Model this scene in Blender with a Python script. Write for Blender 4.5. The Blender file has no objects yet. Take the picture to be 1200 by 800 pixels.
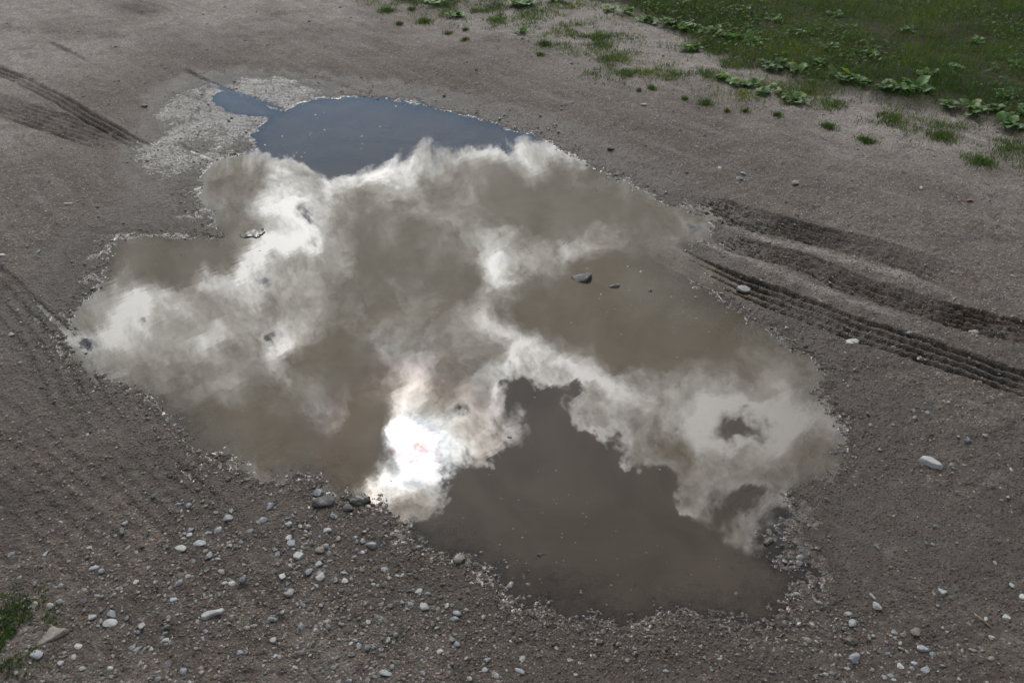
import bpy, bmesh, math, random
import numpy as np
from mathutils import Vector, Matrix, Euler

R = math.radians
rng = np.random.default_rng(7)
random.seed(7)
scene = bpy.context.scene
COL = scene.collection

# ------------------------------------------------------------------ camera
CAM_H = 1.65
PITCH = 36.0
FPX = 1000.0            # focal length for a 1200 px wide frame
cam_data = bpy.data.cameras.new('camera')
cam = bpy.data.objects.new('camera', cam_data)
COL.objects.link(cam)
cam.location = (0, 0, CAM_H)
cam.rotation_euler = (R(90 - PITCH), 0, 0)
cam_data.sensor_width = 36.0
cam_data.lens = 36.0 * FPX / 1200.0
cam_data.clip_start = 0.05
cam_data.clip_end = 3000
cam_data.dof.use_dof = True
cam_data.dof.focus_distance = 2.7
cam_data.dof.aperture_fstop = 11.0
scene.camera = cam

# ------------------------------------------------------------------ render / view
scene.render.engine = 'CYCLES'
scene.view_settings.view_transform = 'Standard'
scene.view_settings.look = 'None'
scene.view_settings.gamma = 1.0
scene.view_settings.exposure = -1.02
scene.view_settings.use_curve_mapping = False
scene.cycles.caustics_reflective = False
scene.cycles.caustics_refractive = False
scene.cycles.max_bounces = 4
scene.cycles.diffuse_bounces = 1
scene.cycles.glossy_bounces = 2
scene.cycles.transparent_max_bounces = 8
scene.cycles.sample_clamp_indirect = 6.0
scene.cycles.use_denoising = True
scene.cycles.use_adaptive_sampling = True
scene.cycles.adaptive_threshold = 0.03

# directions: the sun stands ahead of the viewer, a little to the left
SUN = Vector((-0.122, 0.7355, 0.689)).normalized()
SUN_EL = math.asin(SUN.z)
SUN_AZ = math.atan2(SUN.x, SUN.y)

# ------------------------------------------------------------------ node helper
class NT:
    def __init__(self, tree):
        self.t = tree
        self.t.nodes.clear()
    def n(self, typ, **kw):
        nd = self.t.nodes.new(typ)
        for k, v in kw.items():
            setattr(nd, k, v)
        return nd
    def set(self, nd, key, val):
        if val is None:
            return
        s = nd.inputs[key]
        if isinstance(val, bpy.types.NodeSocket):
            self.t.links.new(val, s)
        else:
            s.default_value = val
    def math(self, op, a, b=None, c=None, clamp=False):
        nd = self.n('ShaderNodeMath', operation=op, use_clamp=clamp)
        self.set(nd, 0, a); self.set(nd, 1, b)
        if c is not None:
            self.set(nd, 2, c)
        return nd.outputs[0]
    def vmath(self, op, a, b=None, out=0):
        nd = self.n('ShaderNodeVectorMath', operation=op)
        self.set(nd, 0, a)
        if b is not None:
            if op == 'SCALE':
                self.set(nd, 'Scale', b)
            else:
                self.set(nd, 1, b)
        return nd.outputs['Value' if op in ('DOT_PRODUCT', 'LENGTH', 'DISTANCE') else 'Vector']
    def noise(self, vec, scale, detail=4, rough=0.55, out='Fac', dims='3D', dist=0.0, lac=2.0):
        nd = self.n('ShaderNodeTexNoise', noise_dimensions=dims)
        self.set(nd, 'Vector', vec)
        self.set(nd, 'Scale', scale); self.set(nd, 'Detail', detail); self.set(nd, 'Roughness', rough)
        self.set(nd, 'Distortion', dist); self.set(nd, 'Lacunarity', lac)
        return nd.outputs[out]
    def voronoi(self, vec, scale, feature='F1', out='Distance', rnd=1.0):
        nd = self.n('ShaderNodeTexVoronoi', feature=feature)
        self.set(nd, 'Vector', vec); self.set(nd, 'Scale', scale); self.set(nd, 'Randomness', rnd)
        return nd.outputs[out]
    def smooth(self, v, lo, hi, a=0.0, b=1.0):
        nd = self.n('ShaderNodeMapRange', interpolation_type='SMOOTHSTEP')
        self.set(nd, 'Value', v)
        self.set(nd, 'From Min', lo); self.set(nd, 'From Max', hi)
        self.set(nd, 'To Min', a); self.set(nd, 'To Max', b)
        return nd.outputs['Result']
    def linmap(self, v, lo, hi, a=0.0, b=1.0):
        nd = self.n('ShaderNodeMapRange')
        self.set(nd, 'Value', v)
        self.set(nd, 'From Min', lo); self.set(nd, 'From Max', hi)
        self.set(nd, 'To Min', a); self.set(nd, 'To Max', b)
        return nd.outputs['Result']
    def mix(self, f, a, b, blend='MIX'):
        nd = self.n('ShaderNodeMix', data_type='RGBA', blend_type=blend)
        self.set(nd, 0, f); self.set(nd, 6, a); self.set(nd, 7, b)
        return nd.outputs[2]
    def attr(self, name):
        return self.n('ShaderNodeAttribute', attribute_name=name).outputs
    def ramp(self, fac, stops):
        nd = self.n('ShaderNodeValToRGB')
        els = nd.color_ramp.elements
        while len(els) < len(stops):
            els.new(0.5)
        for e, (p, c) in zip(els, stops):
            e.position = p; e.color = c
        self.set(nd, 0, fac)
        return nd.outputs[0]

def rgb(r, g, b):
    return (r, g, b, 1.0)

# ------------------------------------------------------------------ world: Nishita sky with a broken cloud bank round the sun
world = bpy.data.worlds.new('World')
scene.world = world
world.use_nodes = True
N = NT(world.node_tree)
SKY_STRENGTH = 0.15
direc = N.n('ShaderNodeTexCoord').outputs['Generated']
sky = N.n('ShaderNodeTexSky', sky_type='NISHITA', sun_disc=False)
sky.sun_elevation = SUN_EL
sky.sun_rotation = SUN_AZ
sky.air_density = 1.0
sky.dust_density = 0.3
sky.ozone_density = 1.0

# a chart of the sky about a fixed direction (36 degrees up in the north); 1 chart unit = 1000 map units
ca, sa = math.cos(R(36)), math.sin(R(36))
AXC, AXU, AXV = (0, ca, sa), (1, 0, 0), (0, -sa, ca)
den = N.vmath('DOT_PRODUCT', direc, AXC)
front = N.smooth(den, 0.25, 0.5)
dsafe = N.math('MAXIMUM', den, 0.2)
pu = N.math('DIVIDE', N.vmath('DOT_PRODUCT', direc, AXU), dsafe)
pv = N.math('DIVIDE', N.vmath('DOT_PRODUCT', direc, AXV), dsafe)
cmb = N.n('ShaderNodeCombineXYZ'); N.set(cmb, 0, pu); N.set(cmb, 1, pv)
chart = cmb.outputs[0]
# billow: shift the chart by noise so that every outline is ragged
def warped(vec, scale, amp, detail, rough, off):
    v = N.vmath('ADD', vec, off)
    nz = N.noise(v, scale, detail, rough, out='Color')
    nz = N.vmath('SUBTRACT', nz, (0.5, 0.5, 0.5))
    return N.vmath('ADD', vec, N.vmath('SCALE', nz, amp))
w1 = warped(chart, 7.0, 0.06, 2, 0.5, (3.1, 1.7, 0))
edge_vec = warped(w1, 24.0, 0.06, 5, 0.66, (0.4, 5.2, 0))
soft_vec = warped(w1, 13.0, 0.09, 6, 0.68, (7.7, 2.2, 0))

def blob(vec, px, py, rx, ry, rot, acc, w):
    """add w * falloff of an ellipse (map units) to acc"""
    mp = N.n('ShaderNodeMapping', vector_type='TEXTURE')
    N.set(mp, 'Vector', vec)
    N.set(mp, 'Location', ((px - 600) / 1000, (py - 400) / 1000, 0))
    N.set(mp, 'Rotation', (0, 0, R(rot)))
    N.set(mp, 'Scale', (rx / 1000, ry / 1000, 1))
    g = N.n('ShaderNodeTexGradient', gradient_type='QUADRATIC_SPHERE')
    N.set(g, 'Vector', mp.outputs[0])
    return N.math('MULTIPLY_ADD', g.outputs['Fac'], w, acc)

# cover: 1 = cloud, 0 = open sky. Elsewhere in the sky ordinary broken cloud of the same kind.
far_cover = N.linmap(N.noise(N.vmath('ADD', direc, (2.3, 0.0, 4.0)), 2.6, 6, 0.55), 0.35, 0.62, -0.3, 1.5)
chart_r = N.vmath('LENGTH', N.vmath('SUBTRACT', chart, (-0.06, -0.02, 0)))
inbank = N.math('MULTIPLY', N.smooth(chart_r, 0.5, 0.85, 1, 0), front)
cover = 1.0
CLEAR = [  # px, py, rx, ry, rot, weight : the gaps
    (430, 75, 330, 165, 4, -2.8), (330, 150, 110, 75, 0, -1.9), (470, 140, 150, 75, -6, -1.6), (560, 105, 200, 110, 18, -2.0), (720, 120, 140, 90, 30, -1.8),
    (392, 190, 55, 60, 0, -0.75), (365, 255, 44, 54, 10, -0.75), (205, 140, 120, 80, 0, -1.8),
    (100, 398, 62, 32, 10, -0.9), (175, 372, 34, 24, 0, -0.55), (315, 318, 62, 28, -25, -0.8), (365, 292, 40, 26, -20, -0.6),
    (322, 394, 48, 38, -50, -0.75),
    (640, 580, 190, 150, 20, -2.6), (600, 455, 46, 50, 10, -1.3), (640, 470, 60, 46, 20, -1.2), (680, 455, 36, 34, 0, -0.9), (655, 520, 60, 60, 30, -1.4), (700, 500, 30, 30, 0, 0.9), (740, 620, 220, 130, 10, -2.6),
    (540, 585, 62, 60, -40, -1.5), (545, 485, 34, 26, -20, -0.55), (720, 545, 80, 60, 25, -1.0),
    (735, 540, 46, 32, 20, 1.1), (800, 585, 40, 30, 20, 0.9), (690, 560, 60, 40, 0, -0.8), (765, 560, 40, 30, 0, -0.7), (570, 530, 34, 26, -30, 0.7), (880, 500, 90, 48, 8, -1.15), (885, 585, 80, 55, 20, -0.85), (900, 690, 220, 90, 0, -2.4), (500, 640, 90, 70, 0, -2.0), (560, 660, 110, 80, 15, -2.2), (640, 710, 150, 80, 15, -2.4), (740, 740, 160, 80, 0, -2.4),
    (815, 270, 62, 42, 0, -0.75), (930, 620, 60, 40, 0, -0.7),
]
for b in CLEAR:
    cover = blob(edge_vec, *b[:5], cover, b[5])
bumpy = N.noise(w1, 34.0, 5, 0.62)
cover = N.math('ADD', cover, N.linmap(bumpy, 0.25, 0.75, -0.32, 0.32))
cover = N.math('ADD', N.math('MULTIPLY', cover, inbank), N.math('MULTIPLY', far_cover, N.math('SUBTRACT', 1.0, inbank)))
alpha = N.smooth(cover, 0.2, 0.68)

# thickness: thick cloud is grey, thin cloud lets the sun through
far_thick = N.linmap(N.noise(N.vmath('ADD', direc, (8.0, 1.0, 0.0)), 3.4, 5, 0.55), 0.38, 0.62, 0.0, 1.3)
thick = 0.40
THICK = [
    (640, 232, 200, 90, 8, 1.25), (760, 262, 120, 60, 20, 0.7), (560, 225, 60, 60, 0, 0.35),
    (450, 300, 120, 120, 0, 0.85), (520, 350, 95, 105, 10, 0.9), (170, 298, 170, 52, -8, 1.35), (240, 285, 90, 50, -20, 0.5),
    (395, 425, 120, 95, -40, 0.95), (330, 525, 230, 85, 12, 1.25), (430, 500, 60, 90, 10, 0.8), (240, 500, 120, 60, 20, 0.7),
    (760, 385, 220, 110, 18, 1.55), (650, 360, 90, 80, 0, 0.9), (850, 420, 90, 60, 20, 0.5), (700, 330, 130, 50, -8, 0.7),
    (275, 235, 50, 60, 0, 0.55), (420, 225, 30, 60, 10, 0.35), (250, 425, 90, 30, -10, 0.3),
    (345, 235, 80, 75, 0, -0.7), (440, 205, 100, 36, -8, -0.6), (590, 178, 80, 26, 8, -0.5), (310, 300, 170, 30, -24, -1.1), (160, 365, 120, 36, -22, -1.0), (225, 395, 110, 45, 0, -0.35), (500, 235, 30, 42, -10, -0.45),
    (575, 330, 34, 110, 12, -0.8), (680, 285, 150, 30, -12, -0.75), (600, 410, 90, 45, 30, -0.6), (490, 460, 60, 80, 8, -0.9), (505, 520, 60, 60, -30, -0.6), (430, 505, 38, 66, 15, 0.9), (484, 524, 46, 40, 0, -1.3), (330, 400, 90, 40, -45, -0.4),
    (700, 445, 150, 45, 25, -1.05), (860, 480, 165, 90, 20, -1.3), (900, 440, 120, 50, 30, -0.5), (455, 570, 100, 34, -20, -1.3), (950, 505, 70, 90, 0, -0.35), (215, 400, 130, 60, -10, -0.3),
]
for b in THICK:
    thick = blob(soft_vec, *b[:5], thick, b[5])
puff = N.noise(soft_vec, 12.0, 6, 0.66)
thick = N.math('ADD', thick, N.linmap(puff, 0.25, 0.75, -0.6, 0.6))
lining = N.smooth(cover, 0.25, 1.1, -0.5, 0.1)          # edges of a cloud are thin
thick = N.math('ADD', thick, lining)
thick = N.math('ADD', N.math('MULTIPLY', thick, inbank), N.math('MULTIPLY', far_thick, N.math('SUBTRACT', 1.0, inbank)))
grey = N.linmap(thick, -0.25, 1.15)
# forward scattering: cloud near the sun is far brighter
cosang = N.vmath('DOT_PRODUCT', direc, tuple(SUN))
ang = N.math('ARCCOSINE', N.math('MINIMUM', cosang, 0.99999))
def gauss(w):
    q = N.math('DIVIDE', ang, R(w))
    return N.math('POWER', 2.71828, N.math('MULTIPLY', N.math('MULTIPLY', q, q), -1.0))
wide = gauss(24.0); mid = gauss(6.5); core = gauss(2.3)
thin_L = N.math('ADD', 0.7, N.math('ADD', N.math('MULTIPLY', wide, 25.0), N.math('MULTIPLY', N.linmap(bumpy, 0.36, 0.62, 0.12, 1.5), N.math('ADD', N.math('MULTIPLY', mid, 20.0), N.math('MULTIPLY', core, 60.0)))))
thick_L = N.math('MULTIPLY', N.linmap(puff, 0.3, 0.7, 1.35, 0.7), N.math('ADD', 1.2, N.math('ADD', N.math('MULTIPLY', wide, 2.3), N.math('MULTIPLY', mid, 0.4))))
lite = N.math('POWER', N.math('SUBTRACT', 1.0, grey), 2.3)
cloud_L = N.math('ADD', N.math('MULTIPLY', thin_L, lite), thick_L)
cloud_col = N.mix(grey, rgb(1.0, 1.0, 0.99), rgb(0.98, 1.0, 0.94))
# faint iridescence on thin edges beside the sun
irid = N.ramp(N.math('FRACT', N.math('MULTIPLY_ADD', ang, 11.0, N.math('MULTIPLY', cover, 0.5))),
              [(0.0, rgb(1, .97, .93)), (0.3, rgb(1.0, .84, .72)), (0.55, rgb(1.0, .80, .84)), (0.8, rgb(.84, .93, 1.0)), (1.0, rgb(1, .97, .93))])
cloud_col = N.mix(N.math('MULTIPLY', mid, 0.9), cloud_col, irid)
cloud = N.vmath('SCALE', cloud_col, N.math('DIVIDE', cloud_L, SKY_STRENGTH))
sky_mix = N.mix(alpha, N.mix(1.0, sky.outputs[0], rgb(1.30, 1.68, 1.82), 'MULTIPLY'), cloud)
bg = N.n('ShaderNodeBackground'); N.set(bg, 'Color', sky_mix); N.set(bg, 'Strength', SKY_STRENGTH)
wo = N.n('ShaderNodeOutputWorld'); N.t.links.new(bg.outputs[0], wo.inputs[0])
world.cycles.sampling_method = 'MANUAL'
world.cycles.sample_map_resolution = 1024

# ------------------------------------------------------------------ sun
sl = bpy.data.lights.new('sun', 'SUN')
sl.energy = 3.0
sl.angle = R(0.6)
sl.color = (1.0, 0.95, 0.87)
so = bpy.data.objects.new('sun', sl)
COL.objects.link(so)
so.rotation_euler = SUN.to_track_quat('Z', 'Y').to_euler()

# ------------------------------------------------------------------ where a pixel of the survey photograph meets the ground
cp, sp_ = math.cos(R(PITCH)), math.sin(R(PITCH))
def gp(px, py):
    X = (px - 600.0) / FPX; D = (py - 400.0) / FPX
    y = cp - D * sp_; z = -sp_ - D * cp
    k = CAM_H / -z
    return (X * k, y * k)
def gpl(pts):
    return np.array([gp(*p) for p in pts])
def px_size(px, py):
    """metres per pixel across the view at that spot"""
    x, y = gp(px, py)
    return (y * cp + CAM_H * sp_) / FPX

# ------------------------------------------------------------------ numpy noise
def _hash(ix, iy, seed):
    h = (ix.astype(np.int64) * 374761393 + iy.astype(np.int64) * 668265263 + seed * 1442695041) & 0xFFFFFFFF
    h = ((h ^ (h >> 13)) * 1274126177) & 0xFFFFFFFF
    h = (h ^ (h >> 16)) & 0xFFFF
    return h.astype(np.float32) / 65535.0
def vnoise(x, y, seed=0):
    ix = np.floor(x); iy = np.floor(y)
    fx = (x - ix).astype(np.float32); fy = (y - iy).astype(np.float32)
    fx = fx * fx * (3 - 2 * fx); fy = fy * fy * (3 - 2 * fy)
    a = _hash(ix, iy, seed); b = _hash(ix + 1, iy, seed)
    c = _hash(ix, iy + 1, seed); d = _hash(ix + 1, iy + 1, seed)
    return (a + (b - a) * fx) * (1 - fy) + (c + (d - c) * fx) * fy - 0.5
def fbm(x, y, freq, octv=4, gain=0.5, seed=0):
    out = np.zeros(np.shape(x), np.float32); amp = 1.0
    ang_ = 0.0
    for i in range(octv):
        c, s = math.cos(ang_), math.sin(ang_)
        out += amp * vnoise((c * x - s * y) * freq, (s * x + c * y) * freq, seed + i * 17)
        freq *= 2.03; amp *= gain; ang_ += 0.9
    return out
def sstep(v, lo, hi):
    t = np.clip((v - lo) / (hi - lo), 0, 1)
    return t * t * (3 - 2 * t)

# ------------------------------------------------------------------ shoreline of the puddle
SHORE = gpl([(303,147),(312,137),(330,132),(352,122),(382,112),(430,112),(480,121),(530,130),(580,144),(630,160),(680,186),(730,211),(770,232),(803,244),(835,262),(838,282),
    (806,291),(786,297),(806,322),(838,348),(872,370),(905,386),(930,401),(955,424),(978,440),(962,460),(972,482),(986,502),(990,520),(976,545),(952,560),
    (930,582),(926,606),(902,626),(912,650),(936,668),(930,690),(900,706),(860,716),(800,717),(742,736),(716,736),(690,721),(650,706),(610,690),
    (570,666),(530,651),(500,636),(470,615),(445,597),(420,581),(395,570),(360,562),(320,560),(285,553),(250,535),(215,510),(205,490),(185,470),
    (160,460),(120,445),(95,425),(80,402),(85,375),(100,350),(124,326),(120,300),(136,282),(175,276),(215,280),(252,276),(246,252),(231,236),(235,203),
    (243,190),(266,186),(287,180),(294,164)])
POOL = gpl([(244,112),(262,108),(288,113),(312,122),(332,133),(318,141),(300,138),(270,134),(252,124)])   # small pool beyond the rut
def poly_sd(x, y, poly):
    """signed distance, negative inside"""
    d2 = np.full(x.shape, 1e9, np.float32); inside = np.zeros(x.shape, bool)
    n = len(poly)
    for i in range(n):
        ax, ay = poly[i]; bx, by = poly[(i + 1) % n]
        ex, ey = bx - ax, by - ay
        t = np.clip(((x - ax) * ex + (y - ay) * ey) / (ex * ex + ey * ey), 0, 1)
        dx = x - ax - t * ex; dy = y - ay - t * ey
        d2 = np.minimum(d2, dx * dx + dy * dy)
        c = ((ay > y) != (by > y)) & (x < (bx - ax) * (y - ay) / (by - ay + 1e-12) + ax)
        inside ^= c
    d = np.sqrt(d2)
    return np.where(inside, -d, d)
def line_st(x, y, line):
    """(along, signed lateral) of points relative to a polyline"""
    best = np.full(x.shape, 1e9, np.float32); S = np.zeros(x.shape, np.float32); T = np.zeros(x.shape, np.float32)
    acc = 0.0
    n = len(line) - 1
    for i in range(n):
        ax, ay = line[i]; bx, by = line[i + 1]
        ex, ey = bx - ax, by - ay; L = math.hypot(ex, ey)
        t = ((x - ax) * ex + (y - ay) * ey) / (L * L)
        tc = np.clip(t, 0 , 1 )
        dx = x - ax - tc * ex; dy = y - ay - tc * ey
        d2 = dx * dx + dy * dy
        lat = ((x - ax) * -ey + (y - ay) * ex) / L
        m = d2 < best
        best = np.where(m, d2, best); S = np.where(m, acc + t * L, S)
        T = np.where(m, np.where((t < 0) | (t > 1), np.sqrt(d2) * np.sign(lat), lat), T)
        acc += L
    return S, T, acc
def pxblob(x, y, px, py, rx, ry):
    """soft spot on the ground, centre and radii given in survey pixels"""
    cx, cy = gp(px, py)
    ex = gp(px + rx, py)[0] - cx
    ey = abs(gp(px, py - ry)[1] - gp(px, py + ry)[1]) * 0.5
    return np.exp(-(((x - cx) / ex) ** 2 + ((y - cy) / ey) ** 2))

# wheel tracks: line (survey pixels), half width m, grooves, depth m, raggedness, darkness, kind
TRACKS = [
    ([(765,288),(800,308),(865,338),(960,374),(1010,394),(1090,422),(1200,462),(1290,496)], 0.074, 4, 0.021, 0.4, 1.0),
    ([(845,280),(862,290),(940,316),(1002,342),(1104,379),(1190,402),(1290,425)], 0.072, 5, 0.017, 1.2, 1.0),
    ([(810,240),(900,268),(982,290),(1040,308),(1100,332),(1140,350)], 0.090, 6, 0.013, 1.2, 1.0),
    ([(-60,478),(15,545),(145,655),(260,752),(360,838)], 0.13, 6, 0.0042, 0.4, 0.34),
    ([(150,540),(230,612),(330,710),(430,800),(520,880)], 0.10, 5, 0.0038, 0.4, 0.26),
    ([(-60,300),(0,345),(55,400),(90,470),(130,530)], 0.09, 4, 0.005, 0.4, 0.35),
    ([(-60,68),(0,93),(60,118),(100,140),(150,166),(178,180)], 0.05, 3, 0.019, 0.4, 1.0),
    ([(-60,118),(0,132),(60,150),(110,166),(150,178)], 0.11, 6, 0.011, 1.2, 0.9),
    ([(215,84),(240,95),(270,107),(300,117),(342,131)], 0.022, 1, 0.022, 0.5, 0.75),
    ([(58,58),(88,72),(118,86)], 0.02, 1, 0.014, 0.4, 0.5),
    ([(355,92),(385,97),(420,108),(455,118)], 0.03, 1, 0.012, 0.6, 0.45),
    ([(60,-8),(120,5),(160,14),(200,28)], 0.12, 3, 0.010, 1.2, 0.5),
    ([(200,165),(225,178),(262,192)], 0.02, 1, 0.012, 0.5, 0.5),
]
TRACKS = [(gpl(t[0]),) + t[1:] for t in TRACKS]
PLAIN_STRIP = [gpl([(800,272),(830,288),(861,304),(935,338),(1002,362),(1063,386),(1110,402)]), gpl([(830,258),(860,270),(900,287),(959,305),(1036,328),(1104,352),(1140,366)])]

def ground(x, y):
    """height and surface attributes of the terrain at x, y (arrays)"""
    x = np.asarray(x, np.float32); y = np.asarray(y, np.float32)
    near = (np.abs(x) < 6) & (y > 0.2) & (y < 9)
    z = np.zeros(x.shape, np.float32)
    wet = np.zeros(x.shape, np.float32); dark = np.zeros(x.shape, np.float32); film = np.zeros(x.shape, np.float32); stony = np.zeros(x.shape, np.float32); dry = np.full(x.shape, 0.6, np.float32)
    idx = np.nonzero(near)
    X, Y = x[idx], y[idx]
    # jitter so that the traced shore is never a clean polygon
    jx = X + 0.035 * fbm(X, Y, 9.0, 3, 0.6, 5); jy = Y + 0.05 * fbm(X, Y, 9.0, 3, 0.6, 9)
    sd = np.minimum(poly_sd(jx, jy, SHORE), poly_sd(jx, jy, POOL) + 0.005)
    flat = np.clip(pxblob(X, Y, 235, 130, 100, 62) + 0.9 * pxblob(X, Y, 330, 112, 60, 28) + 0.9 * pxblob(X, Y, 210, 175, 60, 40)
        + 0.55 * pxblob(X, Y, 140, 74, 55, 18) + 0.7 * pxblob(X, Y, 100, 300, 40, 60) + 0.8 * pxblob(X, Y, 215, 255, 40, 35)
        + 0.75 * pxblob(X, Y, 800, 300, 60, 55) + 0.5 * pxblob(X, Y, 960, 560, 40, 60) + 0.45 * pxblob(X, Y, 940, 640, 40, 40) + 0.4 * pxblob(X, Y, 790, 235, 60, 30), 0, 1)
    slope = 0.095 * (1 - flat) + 0.006 * flat
    out_h = np.where(sd > 0, slope * np.minimum(sd, 0.30) + 0.03 * np.clip(sd - 0.30, 0, 0.8), 0)
    in_h = np.where(sd < 0, -0.07 * (1 - np.exp(sd / (0.55 - 0.2 * flat))) , 0)
    right_shoal = pxblob(X, Y, 800, 330, 70, 45)
    in_h = in_h * (1 - 0.75 * right_shoal)
    H = out_h + in_h + 0.0008
    # undulation, lumps, grit
    out = sstep(sd, -0.05, 0.25)
    lawn = lawn_mask(X, Y)
    H += 0.018 * fbm(X, Y, 1.6, 3, 0.5, 21) * out * (1 - 0.8 * flat)
    H += 0.0075 * fbm(X, Y, 12.0, 3, 0.55, 31) * (1 - 0.75 * flat) * (0.55 + 0.45 * out)
    grit = fbm(X, Y, 70.0, 3, 0.65, 41)
    smoothmud = np.clip(pxblob(X, Y, 1080, 640, 120, 70) + pxblob(X, Y, 960, 620, 50, 50) * 0.8 + pxblob(X, Y, 545, 700, 40, 25) * .7 + pxblob(X, Y, 310, 592, 60, 20) * .7, 0, 1)
    H += (0.0042 * (1 - 0.75 * smoothmud) * (1 - 0.8 * flat)) * grit
    cl = vnoise(X * 55, Y * 55, 77)
    H += 0.0045 * np.clip(cl - 0.18, 0, 1) * 2.2 * (1 - 0.6 * smoothmud) * (1 - 0.7 * flat)
    D = np.zeros(X.shape, np.float32)
    XA, YA, HA, DA = X, Y, H, D
    for k, (ln, hw, ng, dep, rag, dk) in enumerate(TRACKS):
        S, T, L = line_st(XA, YA, ln)
        sel = np.nonzero(np.abs(T) < hw * 1.3 + 0.02)
        if len(sel[0]) == 0: continue
        X, Y, S, T = XA[sel], YA[sel], S[sel], T[sel]
        H = np.zeros(X.shape, np.float32); D = DA[sel]
        T = T + 0.0045 * rag * fbm(X, Y, 9.0, 2, 0.5, 60 + k)
        u = T / hw
        ends = sstep(S, -0.02, 0.1) * sstep(L - S, -0.02, 0.3) * np.clip(0.95 + 0.8 * fbm(S, T * 0.3, 3.0, 2, 0.5, 260 + k), 0.55, 1)
        band = sstep(1.15 - np.abs(u), 0, 0.3) * ends
        patch = np.clip(0.5 + 1.5 * fbm(X, Y, 5.0, 3, 0.6, 90 + k), 0, 1)
        if rag < 0.45: patch = 0.45 + 0.55 * patch
        if ng == 1:
            prof = -np.exp(-(u / 0.5) ** 2) + 0.7 * np.exp(-((u - 1.0) / 0.45) ** 2)
        else:
            g = 0.5 + 0.5 * np.cos((u + 1) * math.pi * ng)           # ribs
            lug = 0.5 + 0.5 * np.tanh(4 * np.sin((S + 0.35 * np.abs(T) + 0.5 * hw * np.round(u * ng / 2)) * 2 * math.pi / 0.034))
            prof = -np.clip((1 - g) * 1.5 - 0.25, 0, 1) ** 1.3 * (0.55 + 0.45 * patch) - 0.35 * lug * (1 - g) - 0.2 + 0.35 * np.exp(-((np.abs(u) - 1.05) / 0.16) ** 2)
        H += dep * band * prof * (0.45 + 0.55 * patch if rag < 1 else 0.35 + 0.65 * patch)
        if rag > 1:
            H += band * dep * (0.7 * fbm(X, Y, 38.0, 3, 0.6, 140 + k) + 0.5 * fbm(X, Y, 95.0, 2, 0.6, 160 + k))
        crumb = np.clip(0.55 + 1.3 * fbm(X, Y, 60.0, 3, 0.65, 190 + k), 0, 1)
        D = np.maximum(D, band * dk * (0.45 + 0.55 * patch if rag < 1 else 0.72 + 0.28 * patch) * ((0.12 + 0.88 * np.clip(-prof * 1.5, 0, 1)) if rag < 1 else (0.55 + 0.45 * np.clip(-prof, 0, 1)) * (0.7 + 0.3 * crumb)))  # dark churned mud, with the shade in the grooves painted in by depth
        HA[sel] += H; DA[sel] = D
    X, Y, H, D = XA, YA, HA, DA
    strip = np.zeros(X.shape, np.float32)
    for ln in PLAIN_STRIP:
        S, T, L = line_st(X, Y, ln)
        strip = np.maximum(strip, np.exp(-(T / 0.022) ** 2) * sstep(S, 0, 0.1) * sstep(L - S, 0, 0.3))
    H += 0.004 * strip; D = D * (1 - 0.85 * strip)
    # moisture: close to the water table the mud is soaked and shines
    W = sstep(0.040 - H, 0.0, 0.034) * sstep(0.60 - sd, 0, 0.45)
    W = np.clip(np.maximum(W, 0.75 * flat * sstep(0.03 - H, 0, 0.02)), 0, 1)
    W = np.maximum(W, 0.7 * sstep(3.2 - Y, 0, 1.3) * np.clip(0.8 + 1.4 * fbm(X, Y, 3.0, 4, 0.6, 733), 0, 1)); W = np.maximum(W, 0.85 * pxblob(X, Y, 1110, 640, 190, 190))
    W = np.maximum(W, 0.6 * smoothmud); W = np.maximum(W * (1 - 0.6 * strip), 0.25 * strip)
    F = np.clip(np.maximum(1.25 * sstep(0.006 - H, 0.0, 0.006) * sstep(0.35 - sd, 0, 0.3), 1.15 * flat * sstep(0.012 - H, 0, 0.008)), 0, 1.5); F = F * (1 - 0.5 * strip)
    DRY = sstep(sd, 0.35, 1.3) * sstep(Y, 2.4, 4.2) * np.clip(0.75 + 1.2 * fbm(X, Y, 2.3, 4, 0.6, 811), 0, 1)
    DRY = np.maximum(DRY, strip)  # the wet sheen of the strips is put in as pale soil colour
    H += 0.02 * sstep(lawn, 0.2, 0.9)
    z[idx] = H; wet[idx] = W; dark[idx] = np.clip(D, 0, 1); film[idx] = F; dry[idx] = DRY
    ls = np.clip(pxblob(X, Y, 330, 650, 200, 110) + 0.8 * pxblob(X, Y, 960, 740, 130, 50) + 0.8 * pxblob(X, Y, 500, 740, 200, 60) + 0.5 * pxblob(X, Y, 80, 500, 100, 150), 0, 1)
    stony[idx] = np.clip(0.42 + 0.6 * ls + 0.35 * np.exp(-(sd / 0.12) ** 2), 0, 1) * (1 - 0.75 * smoothmud) * (1 - lawn) * (1 - 0.1 * flat)
    far = ~near
    if far.any():
        z[far] = (0.018 * fbm(x[far], y[far], 1.6, 3, 0.5, 21) + 0.033).astype(np.float32)
    lw = lawn_mask(x, y)
    return z, wet, dark, film, stony, lw, dry

LAWN_EDGE = gpl([(380,-60),(470,-22),(560,0),(650,4),(715,16),(760,30),(810,62),(880,84),(945,112),(1010,122),(1075,146),(1130,152),(1200,178),(1290,215),(1400,265)])
def lawn_mask(x, y):
    """1 well inside the lawn, 0 on the dirt"""
    x = np.asarray(x, np.float32); y = np.asarray(y, np.float32)
    ex = LAWN_EDGE[:, 0]; ey = LAWN_EDGE[:, 1]
    ye = np.interp(x, ex, ey, left=1e3, right=ey[-1])
    d = y - ye + 0.22 * fbm(x, y, 2.2, 3, 0.55, 303)
    return sstep(d, -0.12, 0.25)

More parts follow.
